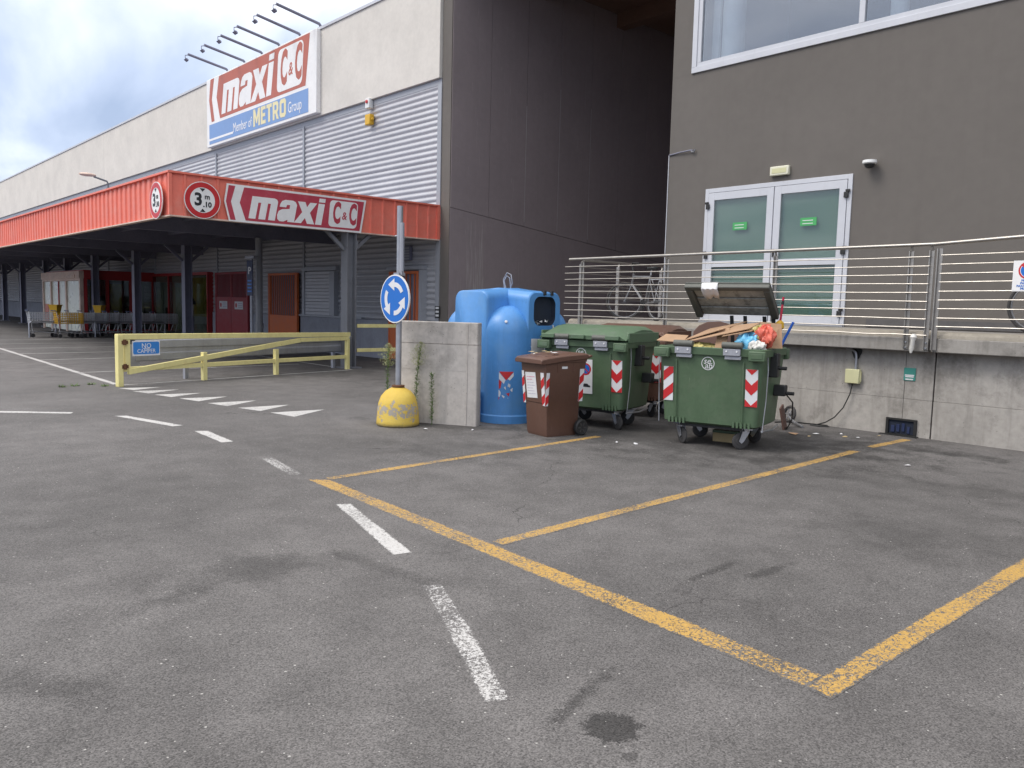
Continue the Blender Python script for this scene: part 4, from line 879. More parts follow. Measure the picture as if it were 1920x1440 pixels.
# lobes along local x / y; arms at 45 degrees
b = MB()
for k in range(4):
    m = Matrix.Rotation(math.pi/2*k, 4, 'Z') @ Matrix.Translation((.515, 0, 0)); r = .375
    prof = [(r+.03, .0), (r+.03, .10), (r+.012, .12), (r+.008, .35), (r, .9)]
    prof += [(r*math.cos(a), 1.24+.38*math.sin(a)) for a in [i*math.pi/2/10 for i in range(11)]]
    prof[-1] = (.002, prof[-1][1]); b.lathe(prof, 36, m)
b.build('lobes', M_['blue_bin'], ig, 40)
def arm(k, hole):
    m = Matrix.Rotation(math.pi/4+math.pi/2*k, 4, 'Z'); hw = .335; zt = 1.82; r = .13
    out_ = []
    for (cx_, cz_, a0) in ((hw-r, zt-r, 0), (-hw+r, zt-r, math.pi/2)):
        for i in range(7): a = a0+math.pi/2*i/6; out_.append((cx_+r*math.cos(a), cz_+r*math.sin(a)))
    out_ += [(-hw-.02, .02), (hw+.02, .02)]
    loop = lambda d, s_, dz: [(d, p[0]*s_, p[1]+(dz if p[1] > .1 else 0)) for p in out_]
    mb = MB(); mb.loft([loop(0, 1.0, .055), loop(.70, 1.0, .0), loop(.725, .985, -.006), loop(.735, .955, -.018)], m, (False, not hole))
    if hole:
        # front face with a rounded opening
        hl = rr2(-.225, .225, 1.35, 1.755, .12, 0, 6); no_ = len(out_)
        outer = loop(.735, .955, -.018)
        # ring: match by angle around the hole centre
        def bound(ang):
            c_ = (0, 1.555); best = None
            for i in range(len(outer)):
                p, q = outer[i], outer[(i+1) % len(outer)]; ax_, az_ = p[1]-c_[0], p[2]-c_[1]; bx_, bz_ = q[1]-c_[0], q[2]-c_[1]
                dx, dz = math.cos(ang), math.sin(ang); den_ = (bx_-ax_)*dz-(bz_-az_)*dx
                if abs(den_) < 1e-9: continue
                t_ = (az_*dx-ax_*dz)/den_*1.0
                if -1e-6 <= t_ <= 1+1e-6:
                    px, pz = ax_+(bx_-ax_)*t_, az_+(bz_-az_)*t_; s_ = px*dx+pz*dz
                    if s_ > 0 and (best is None or s_ < best): best = s_
            return (.735, c_[0]+best*math.cos(ang), c_[1]+best*math.sin(ang))
        angs = sorted([math.atan2(p[1]-1.555, p[0]) for p in hl]+[math.atan2(p[2]-1.555, p[1]) for p in outer])
        def hb(ang):
            lo, hi = 0, 1
            dx, dz = math.cos(ang), math.sin(ang); best = None
            for i in range(len(hl)):
                p, q = hl[i], hl[(i+1) % len(hl)]; ax_, az_ = p[0], p[1]-1.555; bx_, bz_ = q[0], q[1]-1.555; den_ = (bx_-ax_)*dz-(bz_-az_)*dx
                if abs(den_) < 1e-9: continue
                t_ = (az_*dx-ax_*dz)/den_
                if -1e-6 <= t_ <= 1+1e-6:
                    s_ = (ax_+(bx_-ax_)*t_)*dx+(az_+(bz_-az_)*t_)*dz
                    if s_ > 0 and (best is None or s_ > best): best = s_
            return (.735, best*dx, 1.555+best*dz)
        O_ = [bound(a) for a in angs]; H_ = [hb(a) for a in angs]; n_ = len(angs)
        H2 = [(.67, p[1]*.95, 1.555+(p[2]-1.555)*.95) for p in H_]
        mb.add(O_+H_, [(i, (i+1) % n_, (i+1) % n_+n_, i+n_) for i in range(n_)], m); 
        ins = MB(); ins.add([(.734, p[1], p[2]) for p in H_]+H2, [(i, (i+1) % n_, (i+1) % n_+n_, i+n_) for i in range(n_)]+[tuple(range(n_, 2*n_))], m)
        return mb, ins
    return mb, None
for k in range(4):
    mb, ins = arm(k, k == 0); a_ = mb.build('chute_arm', M_['blue_bin'], ig, 40)
    if ins:
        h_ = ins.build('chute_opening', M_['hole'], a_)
        q = MB(); rnd = random.Random(4)
        for i in range(16):
            y_ = rnd.uniform(-.18, .1); p = Vector((.66+rnd.uniform(-.05, .06), y_, 1.37+rnd.uniform(0, .05))); q.add([p+Vector((rnd.uniform(-.05, .05), rnd.uniform(-.05, .05), rnd.uniform(-.02, .03))) for _ in range(4)], [(0, 1, 2, 3), (0, 2, 3, 1)])
        q.add([(.742, .16, 1.36), (.742, .19, 1.36), (.75, .24, 1.16), (.748, .215, 1.18)], [(0, 1, 2, 3)])
        q.transform = None
        q.v = [tuple(Matrix.Rotation(math.pi/4, 4, 'Z') @ Vector(p)) for p in q.v]; q.build('paper_scraps', M_['paper'], a_)
        for y_ in (-.02, .13):
            q = MB(); q.box(.70, .76, y_-.02, y_+.02, 1.775, 1.835, Matrix.Rotation(math.pi/4, 4, 'Z')); q.build('flap_hinge', M_['blackpl'], a_)
b = MB(); b.lathe([(.60, .05), (.50, 1.0), (.44, 1.5), (.40, 1.80), (.002, 1.868)], 28); b.build('core', M_['blue_bin'], ig, 30)
b = MB(); b.tube([(-.03, -.05, 1.86), (-.05, -.07, 2.0), (-.03, -.02, 2.10), (.0, .04, 2.07), (.02, .06, 1.95), (.0, .03, 1.86)], .008, 6); b.tube([(.04, -.03, 1.86), (.03, -.06, 1.98), (.04, -.02, 2.05), (.06, .02, 2.02), (.05, .04, 1.86)], .008, 6); b.build('lifting_loop', M_['galv_dull'], ig, 40)
b = MB(); b.box(.52, .74, -.43, -.36, 0, .42); b.build('foot_rib', M_['blue_bin'], ig, bevel=.02)
b = MB(); b.lathe([(.002, 0), (.022, .0), (.018, .012), (.002, .014)], 10, Matrix.Translation((.862, -.02, 1.40)) @ Matrix.Rotation(R(70), 4, 'Y')); b.build('plug', M_['pale'], ig)
# torn chevron on the front lobe (curved with it)
def curved(poly, mt, name, r=.374, off=.0, xc=.515, n=6, parent=ig):
    mb = MB(); xs = sorted(p[0] for p in poly); x0, x1 = xs[0], xs[-1]
    for i in range(n):
        c_ = clip(poly, x0+(x1-x0)*i/n, x0+(x1-x0)*(i+1)/n, -9, 9)
        if len(c_) >= 3: mb.add([(xc+(r+off)*math.cos(p[0]/r), (r+off)*math.sin(p[0]/r), p[1]) for p in c_], [tuple(range(len(c_)))])
    return mb.build(name, mt, parent)
ch_ = [([(-.10, .72), (.10, .72), (.0, .60)], 'tred'), ([(-.10, .71), (-.01, .605), (-.03, .55), (-.10, .62)], 'pale'), ([(.10, .71), (.02, .62), (.05, .60), (.10, .66)], 'pale'), ([(-.10, .61), (-.06, .58), (-.075, .49), (-.10, .48)], 'tred'), ([(-.10, .47), (-.08, .45), (-.06, .40), (.03, .36), (.05, .30), (-.02, .31), (-.10, .38)], 'pale'), ([(-.10, .37), (.0, .30), (.10, .31), (.11, .28), (-.10, .28)], 'tred'), ([(.0, .42), (.05, .43), (.04, .38)], 'tred'), ([(.03, .56), (.06, .54), (.05, .50), (.02, .52)], 'pale'), ([(.055, .47), (.09, .50), (.085, .44)], 'pale'), ([(-.03,.5),(-.01,.52),(.0,.47)],'pale')]
for i, (p, m) in enumerate(ch_): curved(p, M_[m], 'torn_reflector', off=.006+.0004*i)
b = MB(); b.box(.741, .745, -.27, .27, .84, 1.17, Matrix.Rotation(math.pi/4, 4, 'Z')); b.build('faded_label', M_['paper'], ig)
# ================================================================== WHEELED CONTAINERS
def stripes(parent, w, h, kind, m, pitch=.235, torn=None, name='reflector'):
    b = MB(); b.box(-w/2, w/2, -.004, 0, 0, h, m); base = b.build(name, M_['pale'], parent)
    red = MB(); z = -w
    def put(poly, x0, x1):
        c_ = clip(poly, x0, x1, 0, h)
        if len(c_) >= 3: red.prism(c_, -.0065, -.0045, m)
    k = -3; ph = (h-.45*w)%pitch if kind == 'v' else .0
    while k*pitch < h+w*2:
        z0 = k*pitch+ph
        if kind == 'v':     # chevrons pointing down
            put([(0, z0), (w/2, z0+w/2), (w/2, z0+w/2+pitch/2), (0, z0+pitch/2)], 0, w/2); put([(-w/2, z0+w/2), (0, z0), (0, z0+pitch/2), (-w/2, z0+w/2+pitch/2)], -w/2, 0)
        else:
            put([(-w/2, z0), (w/2, z0+w*.85), (w/2, z0+w*.85+pitch/2), (-w/2, z0+pitch/2)], -w/2, w/2)
        k += 1
    red.build('red_stripes', M_['tred'], base); return base
def front_y(z): return -(.45+(z-.29)/(1.10-.29)*.05)
def on_front(x_, z_, off=.002): return Matrix.Translation((x_, front_y(z_)-off, z_)) @ Matrix.Rotation(R(3.5), 4, 'X')
def castor(parent, x_, y_, rz):
    m = Matrix.Translation((x_, y_, 0)) @ Matrix.Rotation(rz, 4, 'Z')
    b = MB(); b.box(-.065, .065, -.055, .055, .235, .262, m); b.lathe([(.045, .205), (.045, .234)], 12, m)
    for s_ in (-1, 1): b.prism([(-.035, .215), (.05, .215), (.085, .10), (.055, .075), (.03, .10)], s_*.036-.004, s_*.036+.004, m)
    f_ = b.build('castor_fork', M_['zinc'], parent)
    b = MB(); b.lathe([(.012, -.024), (.05, -.024), (.055, -.018), (.085, -.018), (.098, -.010), (.098, .010), (.085, .018), (.055, .018), (.05, .024), (.012, .024)], 22, m @ Matrix.Translation((.06, 0, .10)) @ Matrix.Rotation(R(90), 4, 'X')); b.build('wheel', M_['rubber'], f_, 40)
def container(name, lab, loc, rz, mt, lid_mt, closed, castors, group=None):
    t_ = thing(name, lab, 'waste container', loc, rz, group)
    b = MB(); S_ = [rrect(.53, .41, .07, .265), rrect(.565, .445, .065, .29), rrect(.615, .50, .06, 1.10), rrect(.645, .53, .085, 1.102), rrect(.65, .535, .085, 1.18), rrect(.635, .52, .08, 1.19), rrect(.60, .485, .07, 1.185), rrect(.58, .465, .07, .80)]
    b.loft(S_); b.build('tub', mt, t_, 35)
    # base ribs at the lower corners
    for s_ in (-1, 1):
        for i in range(5):
            b = MB(); x_ = s_*(.30+i*.045); b.box(x_-.012, x_+.012, -.465, -.43, .27, .335); b.build('base_rib', mt, t_)
        b = MB(); b.box(s_*.40-.008, s_*.40+.008, -.487, -.478, .36, 1.06, Matrix.Rotation(R(3.2), 4, 'X') @ Matrix.Translation((0, .03, 0))); b.build('corner_moulding', mt, t_, bevel=.006)
        # lifting lugs
        q = MB(); x_ = s_*.565; q.box(x_-.095, x_+.095, -.60, -.52, 1.055, 1.17); q = q.build('lifting_lug', mt, t_, bevel=.012)
        b = MB(); b.box(x_-.065, x_+.065, -.606, -.6005, 1.085, 1.14); b.build('lug_recess', lid_mt if closed else mt, q, bevel=.004)
        q = MB(); q.box(x_-.085, x_+.085, .50, .60, 1.04, 1.17); q.build('lifting_lug', mt, t_, bevel=.012)
        q = MB(); q.prism([(-.05, 1.0), (.05, 1.0), (.06, 1.17), (-.06, 1.17)], s_*.66-.05, s_*.66+.05, Matrix.Rotation(R(90), 4, 'Z') @ Matrix.Scale(-1, 4, (0, 1, 0))); q.build('side_lug', mt, t_, bevel=.01) if False else None
    # metal hinge plates and grips
    for x_ in (-.31, .27):
        q = MB(); q.box(x_-.10, x_+.10, -.565, -.537, 1.105, 1.185); q.box(x_-.085, x_+.105, -.545, -.520, 1.06, 1.104); q = q.build('steel_plate', M_['galv_dull'], t_, bevel=.006)
        for dx in (-.06, .06): b = MB(); b.lathe([(.012, 0), (.010, .008)], 8, Matrix.Translation((x_+dx, -.565, 1.155)) @ Matrix.Rotation(R(90), 4, 'X')); b.build('rivet', M_['pale'], q)
        b = MB(); b.tube([(x_-.115, -.545, 1.225), (x_+.115, -.545, 1.225)], .038, 12); b.build('lid_grip', M_['grey_rim'], t_, 40)
    # side gear: black locking boxes and pedal rod
    for y_, z0, z1, d in ((-.12, .86, 1.14, .10), (.18, .62, .75, .13)):
        q = MB(); q.box(.585, .60+d, y_-.06, y_+.06, z0, z1); q = q.build('lock_housing', M_['blackpl'], t_, bevel=.012)
        b = MB(); b.tube([(.60+d, y_, (z0+z1)/2-.03), (.69+d, y_, (z0+z1)/2-.03)], .022, 10); b.build('trunnion', M_['blackpl'], q, 40)
    for s_ in (-1, 1):
        b = MB(); b.tube([(s_*.64, -.40, 1.10), (s_*.655, -.41, .95), (s_*.645, -.40, .6), (s_*.625, -.42, .26)], .006, 6); b.build('pedal_rod', M_['galv'], t_)
    b = MB(); b.tube([(.62, -.42, .25), (.66, -.1, .24), (.62, .3, .25)], .012, 6); b.build('pedal_bar', M_['galv'], t_)
    b = MB(); b.box(-.40, .40, -.36, .36, .225, .263); b.build('underframe', M_['blackpl'], t_)
    for (x_, y_, a) in castors: castor(t_, x_, y_, a)
    if closed:
        lid = MB(); secs = []
        for y_, z_, hx in ((-.565, 1.20, .635), (-.57, 1.25, .64), (-.50, 1.285, .64), (-.25, 1.36, .63), (0, 1.385, .625), (.3, 1.375, .625), (.52, 1.33, .62), (.56, 1.25, .62), (.56, 1.20, .62)):
            secs.append([(-hx, y_, min(z_, 1.20)), (-hx, y_, max(1.201, z_-.05)), (-hx+.09, y_, z_+.001), (hx-.09, y_, z_+.001), (hx, y_, max(1.201, z_-.05)), (hx, y_, min(z_, 1.2))])
        lid.loft(secs); lid = lid.build('lid', lid_mt, t_, 30, bevel=.008)
        [MB().box(q0, q0+.02, -.50, .52, 1.17, 1.30).build('lid_skirt', lid_mt, lid, bevel=.006) for q0 in (.635, -.655)]
        for x_ in (-.50, -.05, .45): b = MB(); b.box(x_-.10, x_+.10, -.60, -.572, 1.20, 1.262); b.build('lid_handle', lid_mt, lid, bevel=.01)
    return t_
def emblem(t_, x_, z_):
    q = MB(); n = 32
    for i in range(n):
        a0, a1 = 2*math.pi*i/n, 2*math.pi*(i+1)/n
        q.add([(r_*math.cos(a), -.001, r_*math.sin(a)) for r_, a in ((.078, a0), (.078, a1), (.070, a1), (.070, a0))], [(0, 1, 2, 3)], on_front(x_, z_, .003))
    e_ = q.build('emblem', M_['pale'], t_)
    for tx, dx, dz in (('se.', .0, .026), ('ab', .006, -.028)):
        l_ = text(tx, .10, M_['pale'], e_, 'lettering', None, .0006, 0, .22); l_.matrix_local = on_front(x_+dx, z_+dz, .004) @ FY
# --- near green container (open, full)
G2 = (-5.485, 8.484, 0); G2R = .273
g2 = container('waste_container', 'green wheeled container with its lid up and cardboard on top', G2, G2R, M_['green_bin'], M_['green_lid'], False, ((-.40, -.28, R(-40)), (.40, -.28, R(215)), (-.40, .28, R(20)), (.40, .28, R(160))), 'large wheeled waste containers')
stripes(g2, .14, .43, 'v', on_front(.495, .53)); stripes(g2, .12, .41, 'd', on_front(-.50, .53)); emblem(g2, -.02, 1.0)
# open lid: hinged at the back, underside towards the viewer
lf, lb = Vector((0, -.03, 1.92)), Vector((0, .50, 1.545)); dv = (lf-lb); ln = dv.length; dv.normalize(); nx = Vector((1, 0, 0)); nn = -nx.cross(dv)   # normal
LM = Matrix(((1, dv.x, nn.x, lb.x), (0, dv.y, nn.y, lb.y), (0, dv.z, nn.z, lb.z), (0, 0, 0, 1)))
hw = .52
lid = MB(); lid.box(-hw, hw, 0, ln, .03, .055, LM); lid.box(-hw, hw, ln-.075, ln, -.03, .029, LM)
for s_ in (-1, 1): lid.box(min(s_*hw, s_*(hw-.085)), max(s_*hw, s_*(hw-.085)), 0, ln-.076, -.03, .029, LM)
lid = lid.build('open_lid', M_['grey_rim'], g2, bevel=.02, label='dirty grey underside of the raised lid')
for k in range(3):
    b = MB(); y0 = .0+k*(ln-.08)/3; b.add([(-hw+.09, y0+.01, .024), (hw-.09, y0+.01, .024), (hw-.09, y0+(ln-.08)/3-.01, .010), (-hw+.09, y0+(ln-.08)/3-.01, .010), (-hw+.09, y0+.01, .029), (hw-.09, y0+.01, .029), (hw-.09, y0+(ln-.08)/3-.01, .029), (-hw+.09, y0+(ln-.08)/3-.01, .029)], [(3, 2, 1, 0), (4, 5, 6, 7), (0, 1, 5, 4), (1, 2, 6, 5), (2, 3, 7, 6), (3, 0, 4, 7)], LM); b.build('lid_rib_panel', M_['grey_lid'], lid)
for x_ in (-.05, .12, .36, .47):
    b = MB(); b.bar((x_, .55, 1.16), (x_-.02, .50, 1.56), .05, .012); b.build('hinge_arm', M_['blackpl'], lid)
# --- middle green container (closed)
G1 = (-7.404, 8.398, 0); G1R = .277
g1 = container('waste_container', 'closed green wheeled container between the blue one and the overfilled one', G1, G1R, M_['green_bin'], M_['green_lid'], True, ((-.40, -.28, R(200)), (.40, -.28, R(-30)), (-.40, .28, R(20)), (.40, .28, R(200))), 'large wheeled waste containers')
stripes(g1, .15, .42, 'v', on_front(.49, .52)); emblem(g1, -.035, 1.0)
b = MB(); b.box(-.10, .10, -.004, 0, -.23, .23, on_front(.035, .70)); st = b.build('tow_away_sticker', M_['paper'], g1)
for r_, mm_, o_ in ((.082, 'tred', .0055), (.062, 'tblue', .0065)):
    q = MB(); q.prism(disc(r_, 0, 0, 24), -o_-.0005, -o_+.0005, on_front(.035, .80)); q.build('no_parking_disc', M_[mm_], st)
q = MB(); q.prism([(-.05, .038), (-.038, .05), (.05, -.038), (.038, -.05)], -.008, -.0072, on_front(.035, .80)); q.build('red_bar', M_['tred'], st)
q = MB(); q.prism([(-.07, 0), (.07, 0), (.07, .02), (.045, .025), (.03, .045), (-.02, .045), (-.035, .02), (-.07, .012)], -.006, -.005, on_front(.035, .56)); q.build('tow_truck_mark', M_['black'], st)
# --- brown large container behind
gb = container('waste_container', 'large brown wheeled container behind the two green ones', (-7.86, 9.82, 0), .28, M_['brown_bin'], M_['brown_bin'], True, ((-.40, -.28, R(20)), (.40, -.28, R(150)), (-.40, .28, R(20)), (.40, .28, R(200))), 'large wheeled waste containers')
stripes(gb, .15, .42, 'v', on_front(.49, .55))
# --- brown wheelie bin
wb = thing('wheelie_bin', 'brown two wheeled bin with red and white corner strips and a paper notice', 'wheelie bin', (-7.15, 7.24, 0), R(-8))
wb.scale = (.95, .95, .985)
b = MB(); b.loft([rrect(.215, .235, .012, .0), rrect(.225, .25, .012, .04), rrect(.235, .275, .012, .42), rrect(.242, .285, .012, .43), rrect(.272, .345, .015, .95), rrect(.285, .36, .035, .952), rrect(.285, .36, .035, .985)]); b.build('bin_body', M_['brown_bin'], wb, 35)
lid = MB(); lid.loft([[(-.30, y_, z0), (-.30, y_, z1-.02), (-.275, y_, z1), (.275, y_, z1), (.30, y_, z1-.02), (.30, y_, z0)] for y_, z0, z1 in ((-.42, .93, .985), (-.40, .925, 1.0), (-.30, .93, 1.015), (0, .965, 1.045), (.30, .985, 1.06), (.36, .99, 1.05))]); lid = lid.build('lid', M_['brown_bin'], wb, 30, bevel=.006)
b = MB(); b.box(-.20, .20, -.30, -.06, 1.028, 1.050, Matrix.Rotation(R(5.5), 4, 'X') @ Matrix.Translation((0, .10, -.002))); b.build('lid_relief', M_['brown_bin'], lid, bevel=.008)
rnd = random.Random(5)
for i in range(7):
    b = MB(); x_, y_ = rnd.uniform(-.24, .2), rnd.uniform(-.34, -.05); s_ = rnd.uniform(.012, .05); z_ = 1.045+.095*(y_+.1)+.02; b.add([(x_-s_, y_-s_*.6, z_), (x_+s_, y_-s_*.4, z_+.004), (x_+s_*.8, y_+s_*.7, z_+.006), (x_-s_*.7, y_+s_*.5, z_+.008)], [(0, 1, 2, 3)]); b.build('scrap_on_lid', M_['paper'] if i % 2 else M_['kraft'], lid)
b = MB(); b.tube([(-.27, .36, 1.0), (-.27, .43, 1.02), (.27, .43, 1.02), (.27, .36, 1.0)], .016, 8); b.build('handle', M_['brown_bin'], wb, 40)
b = MB(); b.tube([(-.29, .27, .105), (.29, .27, .105)], .012, 8); b.build('axle', M_['galv'], wb)
for s_ in (-1, 1):
    q = MB(); q.lathe([(.03, -.028), (.07, -.026), (.085, -.032), (.105, -.022), (.105, .022), (.085, .032), (.07, .026), (.03, .028)], 24, Matrix.Translation((s_*.285, .27, .106)) @ Matrix.Rotation(R(90), 4, 'Y')); q = q.build('wheel', M_['blackpl'], wb, 40)
    for k in range(6): a = k*math.pi/3; b = MB(); b.bar((s_*.316, .27+.025*math.cos(a), .106+.025*math.sin(a)), (s_*.316, .27+.07*math.cos(a), .106+.07*math.sin(a)), .014, .006, (1, 0, 0)); b.build('spoke', M_['rubber'], q)
ft = R(-6.3)
def wf(x_, z_, o_=.003): return Matrix.Translation((x_, -(.285+(z_-.43)*.116)-o_, z_)) @ Matrix.Rotation(R(6.5), 4, 'X')
def wsd(y_, z_, o_=.003): return Matrix.Translation((.242+(z_-.43)*.058+o_, y_, z_)) @ Matrix.Rotation(R(90), 4, 'Z') @ Matrix.Rotation(R(3.3), 4, 'X')
stripes(wb, .07, .42, 'd', wf(.200, .40), .21); stripes(wb, .05, .42, 'd', wsd(-.285, .40, .004), .21); stripes(wb, .07, .42, 'd', wsd(.275, .44), .21); stripes(wb, .05, .42, 'd', wf(-.232, .40), .21)
b = MB(); b.box(-.115, .115, -.002, 0, 0, .33, wf(-.05, .48) @ Matrix.Rotation(R(-3), 4, 'Y')); nt_ = b.build('paper_notice', M_['paper'], wb)
for k in range(7):
    b = MB(); b.box(-.09, .09-.03*(k % 3), -.0035, -.0025, .05+k*.036, .056+k*.036+(.006 if k > 4 else 0), wf(-.05, .48) @ Matrix.Rotation(R(-3), 4, 'Y')); b.build('print_line', M_['pinkink'] if k > 4 else M_['ink'], nt_)
b = MB(); b.box(-.045, .045, -.002, 0, 0, .03, wsd(-.02, .865)); b.build('small_label', M_['paper'], wb)
for y_ in (-.13, .13): b = MB(); b.box(.262, .274, y_-.008, y_+.008, .83, .95); b.build('rib', M_['brown_bin'], wb)

# ================================================================== LITTER IN AND AROUND THE OPEN CONTAINER
G2M = Matrix.Translation(G2) @ Matrix.Rotation(G2R, 4, 'Z')
def sheet(name, pts, lab, cat, mt, th=.006, group=None):
    b = MB(); P = [G2M @ Vector((p[0]+.07, p[1]+.03, p[2]+(.06 if p[2] > 1.24 else 0))) for p in pts]; n_ = (P[1]-P[0]).cross(P[2]-P[0]).normalized()*th
    k = len(P); b.add([tuple(p) for p in P]+[tuple(p+n_) for p in P], [tuple(range(k)), tuple(range(2*k-1, k-1, -1))]+[(i, (i+1) % k, (i+1) % k+k, i+k) for i in range(k)])
    return tag(b.build(name, mt), lab, cat, group)
cg = 'cardboard on the open green container'
sheet('cardboard_sheet', [(-.46, -.46, 1.235), (.02, -.35, 1.34), (.16, .12, 1.43), (-.30, .16, 1.33)], 'dark edged cardboard sheet sticking up at the left of the pile', 'cardboard', M_['card'], .008, cg)
sheet('cardboard_sheet', [(-.44, -.49, 1.215), (.34, -.42, 1.355), (.40, -.16, 1.425), (-.10, -.05, 1.36)], 'long folded cardboard flap across the middle of the open container', 'cardboard', M_['card'], .008, cg)
sheet('cardboard_sheet', [(.05, -.50, 1.255), (.38, -.46, 1.33), (.38, -.25, 1.36), (.05, -.25, 1.29)], 'short cardboard flap lying above the plastic bags', 'cardboard', M_['card'], .008, cg)
sheet('cardboard_sheet', [(.40, -.20, 1.44), (.62, -.10, 1.42), (.67, -.20, 1.20), (.52, -.34, 1.20)], 'tan cardboard panel standing at the right end of the pile', 'cardboard', M_['card'], .008, cg)
sheet('cardboard_sheet', [(-.78, -.42, 1.235), (-.42, -.50, 1.225), (-.42, -.30, 1.245), (-.72, -.26, 1.25)], 'thin cardboard strip overhanging the left rim of the open container', 'cardboard', M_['card'], .008, cg)
sheet('cardboard_sheet', [(-.05, -.47, 1.12), (.08, -.47, 1.12), (.08, -.30, 1.36), (-.05, -.30, 1.34)], 'dark cardboard box wall inside the open container', 'cardboard', M_['card'], .008, cg)
def blob(name, c, r, lab, mt, seed, cat='bag', group='plastic bags in the open container'):
    rnd = random.Random(seed); b = MB(); n, k = 48, 26; ph = [rnd.uniform(0, 6.28) for _ in range(12)]
    secs = []
    for i in range(k+1):
        t = math.pi*i/k; row = []
        for j in range(n):
            a = 2*math.pi*j/n; w = 1+.10*math.sin(3*a+ph[0]+t*2)+.09*math.sin(7*a+ph[1]-3*t)+.08*math.sin(5*t+ph[2]+2*a)+.07*math.sin(11*a+6*t+ph[3])+.05*math.sin(17*a+9*t+ph[4])+.04*math.sin(23*t-13*a+ph[5])+rnd.uniform(-.015, .015)
            q = Vector((math.sin(t)*math.cos(a)*r[0]*w, math.sin(t)*math.sin(a)*r[1]*w, math.cos(t)*r[2]*w)); row.append(tuple(G2M @ (Vector(c)+q)))
        secs.append(row)
    b.loft(secs); return tag(b.build(name, mt, None, 60), lab, cat, group)
blob('plastic_bag', (.40, -.36, 1.25), (.13, .11, .11), 'light blue plastic bag at the front of the open container', M_['bagblue'], 1)
blob('plastic_bag', (.57, -.30, 1.33), (.11, .12, .12), 'red and orange plastic bag under the right cardboard panel', M_['bagred'], 2)
blob('plastic_bag', (.48, -.26, 1.34), (.12, .12, .10), 'straw yellow plastic bag between the blue and the red one', M_['bagyel'], 3)
blob('plastic_bag', (.52, -.43, 1.22), (.10, .07, .06), 'crumpled white plastic bag at the front rim', M_['bagwhite'], 4)
blob('plastic_bag', (-.20, -.33, 1.16), (.22, .14, .07), 'flat yellow plastic bag under the cardboard at the left', M_['bagyel'], 6)
blob('refuse_heap', (0, 0, 1.0), (.52, .40, .16), 'dark heap of refuse filling the open green container', M_['rustplate'], 7, 'refuse', None)
# cloth over the raised lid
b = MB(); n = 8; cols_ = []
for i in range(n+1):
    x_ = -.30+.20*i/n; k_ = .012*math.sin(i*2.3); cols_.append([LM @ Vector((x_, ln-.02, .062+abs(k_)*.3)), LM @ Vector((x_, ln+.012, .02)), LM @ Vector((x_+.004*math.sin(i), ln-.01, -.045+k_*.5)), LM @ Vector((x_+.01*math.sin(i*1.7), ln-.10, -.055+k_)), LM @ Vector((-.285+.17*i/n, ln-.19-.03*math.sin(i*.9), -.05-k_))])
b.add([tuple(G2M @ p) for c in cols_ for p in c], [(i*5+j, (i+1)*5+j, (i+1)*5+j+1, i*5+j+1) for i in range(n) for j in range(4)])
cl = b.build('cloth', M_['paper'], None, 60); md = cl.modifiers.new('s', 'SOLIDIFY'); md.thickness = .003; tag(cl, 'white rag hanging over the edge of the raised lid', 'rag')
# broom sticks
def stick(name, lab, a, c, r, mt, extra=None):
    t_ = thing(name, lab, 'broom', tuple(G2M @ Vector(a))); b = MB(); p0 = Vector((0, 0, 0)); p1 = G2M.to_3x3() @ (Vector(c)-Vector(a)); b.tube([p0, p1], r, 8); b.build('handle', mt, t_, 40)
    if extra: extra(t_, p0, p1)
def head(t_, p0, p1):
    b = MB(); q = p0+(p1-p0)*.62; b.lathe([(.02, -.06), (.055, -.03), (.05, .03), (.02, .06)], 8, Matrix.Translation(q)); b.build('socket', M_['yellowpl'], t_)
    b = MB(); b.tube([p0+(p1-p0)*.90, p0+(p1-p0)*.95], .017, 8); b.build('ring', M_['black'], t_)
stick('broom', 'crimson broom handle with a yellow socket standing in the container', (.53, .33, .90), (.59, .37, 1.80), .014, M_['redbroom'], head)
stick('broom', 'blue handle leaning out of the container corner', (.47, .40, .95), (.72, .38, 1.50), .016, M_['bluehandle'])
# brown board behind
b = MB(); b.prism([(-.33, 0), (.36, 0), (.36, 1.30), (.24, 1.42), (.08, 1.47), (-.12, 1.46), (-.25, 1.40), (-.33, 1.30)], -.02, .02); tag(b.build('brown_board', M_['brown_bin'], None, bevel=.01, loc=(-7.05, 10.62, 0), rot=(R(-8), 0, R(28))), 'brown board with a curved top propped behind the open container', 'board')
# box under the container, plate, wheel, cable
t_ = thing('cardboard_box', 'low yellowish box with a green lid edge on the ground under the open container', 'box', (-5.47, 8.70, 0), .27)
b = MB(); b.box(-.18, .20, -.12, .12, 0, .11); b.build('box_body', M_['kraft'], t_, bevel=.004); b = MB(); b.box(-.185, .205, -.125, .125, .111, .145); b.build('box_lid', M_['green_bin'], t_, bevel=.004)
b = MB(); b.prism([(-.16, 0), (.16, 0), (.17, .33), (-.15, .30)], -.012, .012); tag(b.build('metal_plate', M_['rustplate'], None, loc=(-5.62, 10.32, 0), rot=(R(-12), 0, R(112))), 'rust brown sheet leaning behind the open container', 'plate')
sw = thing('scrap_wheel', 'small loose spoked wheel with a metal tube lying by the wall', 'wheel', (-5.92, 10.98, 0), R(-20))
m = Matrix.Translation((0, 0, .128)) @ Matrix.Rotation(R(80), 4, 'X')
b = MB(); b.tube([m @ Vector((.105*math.cos(a), .105*math.sin(a), 0)) for a in [i*math.pi/12 for i in range(24)]], .024, 8, True); b.build('tyre', M_['rubber'], sw, 40)
b = MB(); b.lathe([(.02, -.03), (.03, -.03), (.03, .03), (.02, .03)], 12, m); b.build('hub', M_['zinc'], sw)
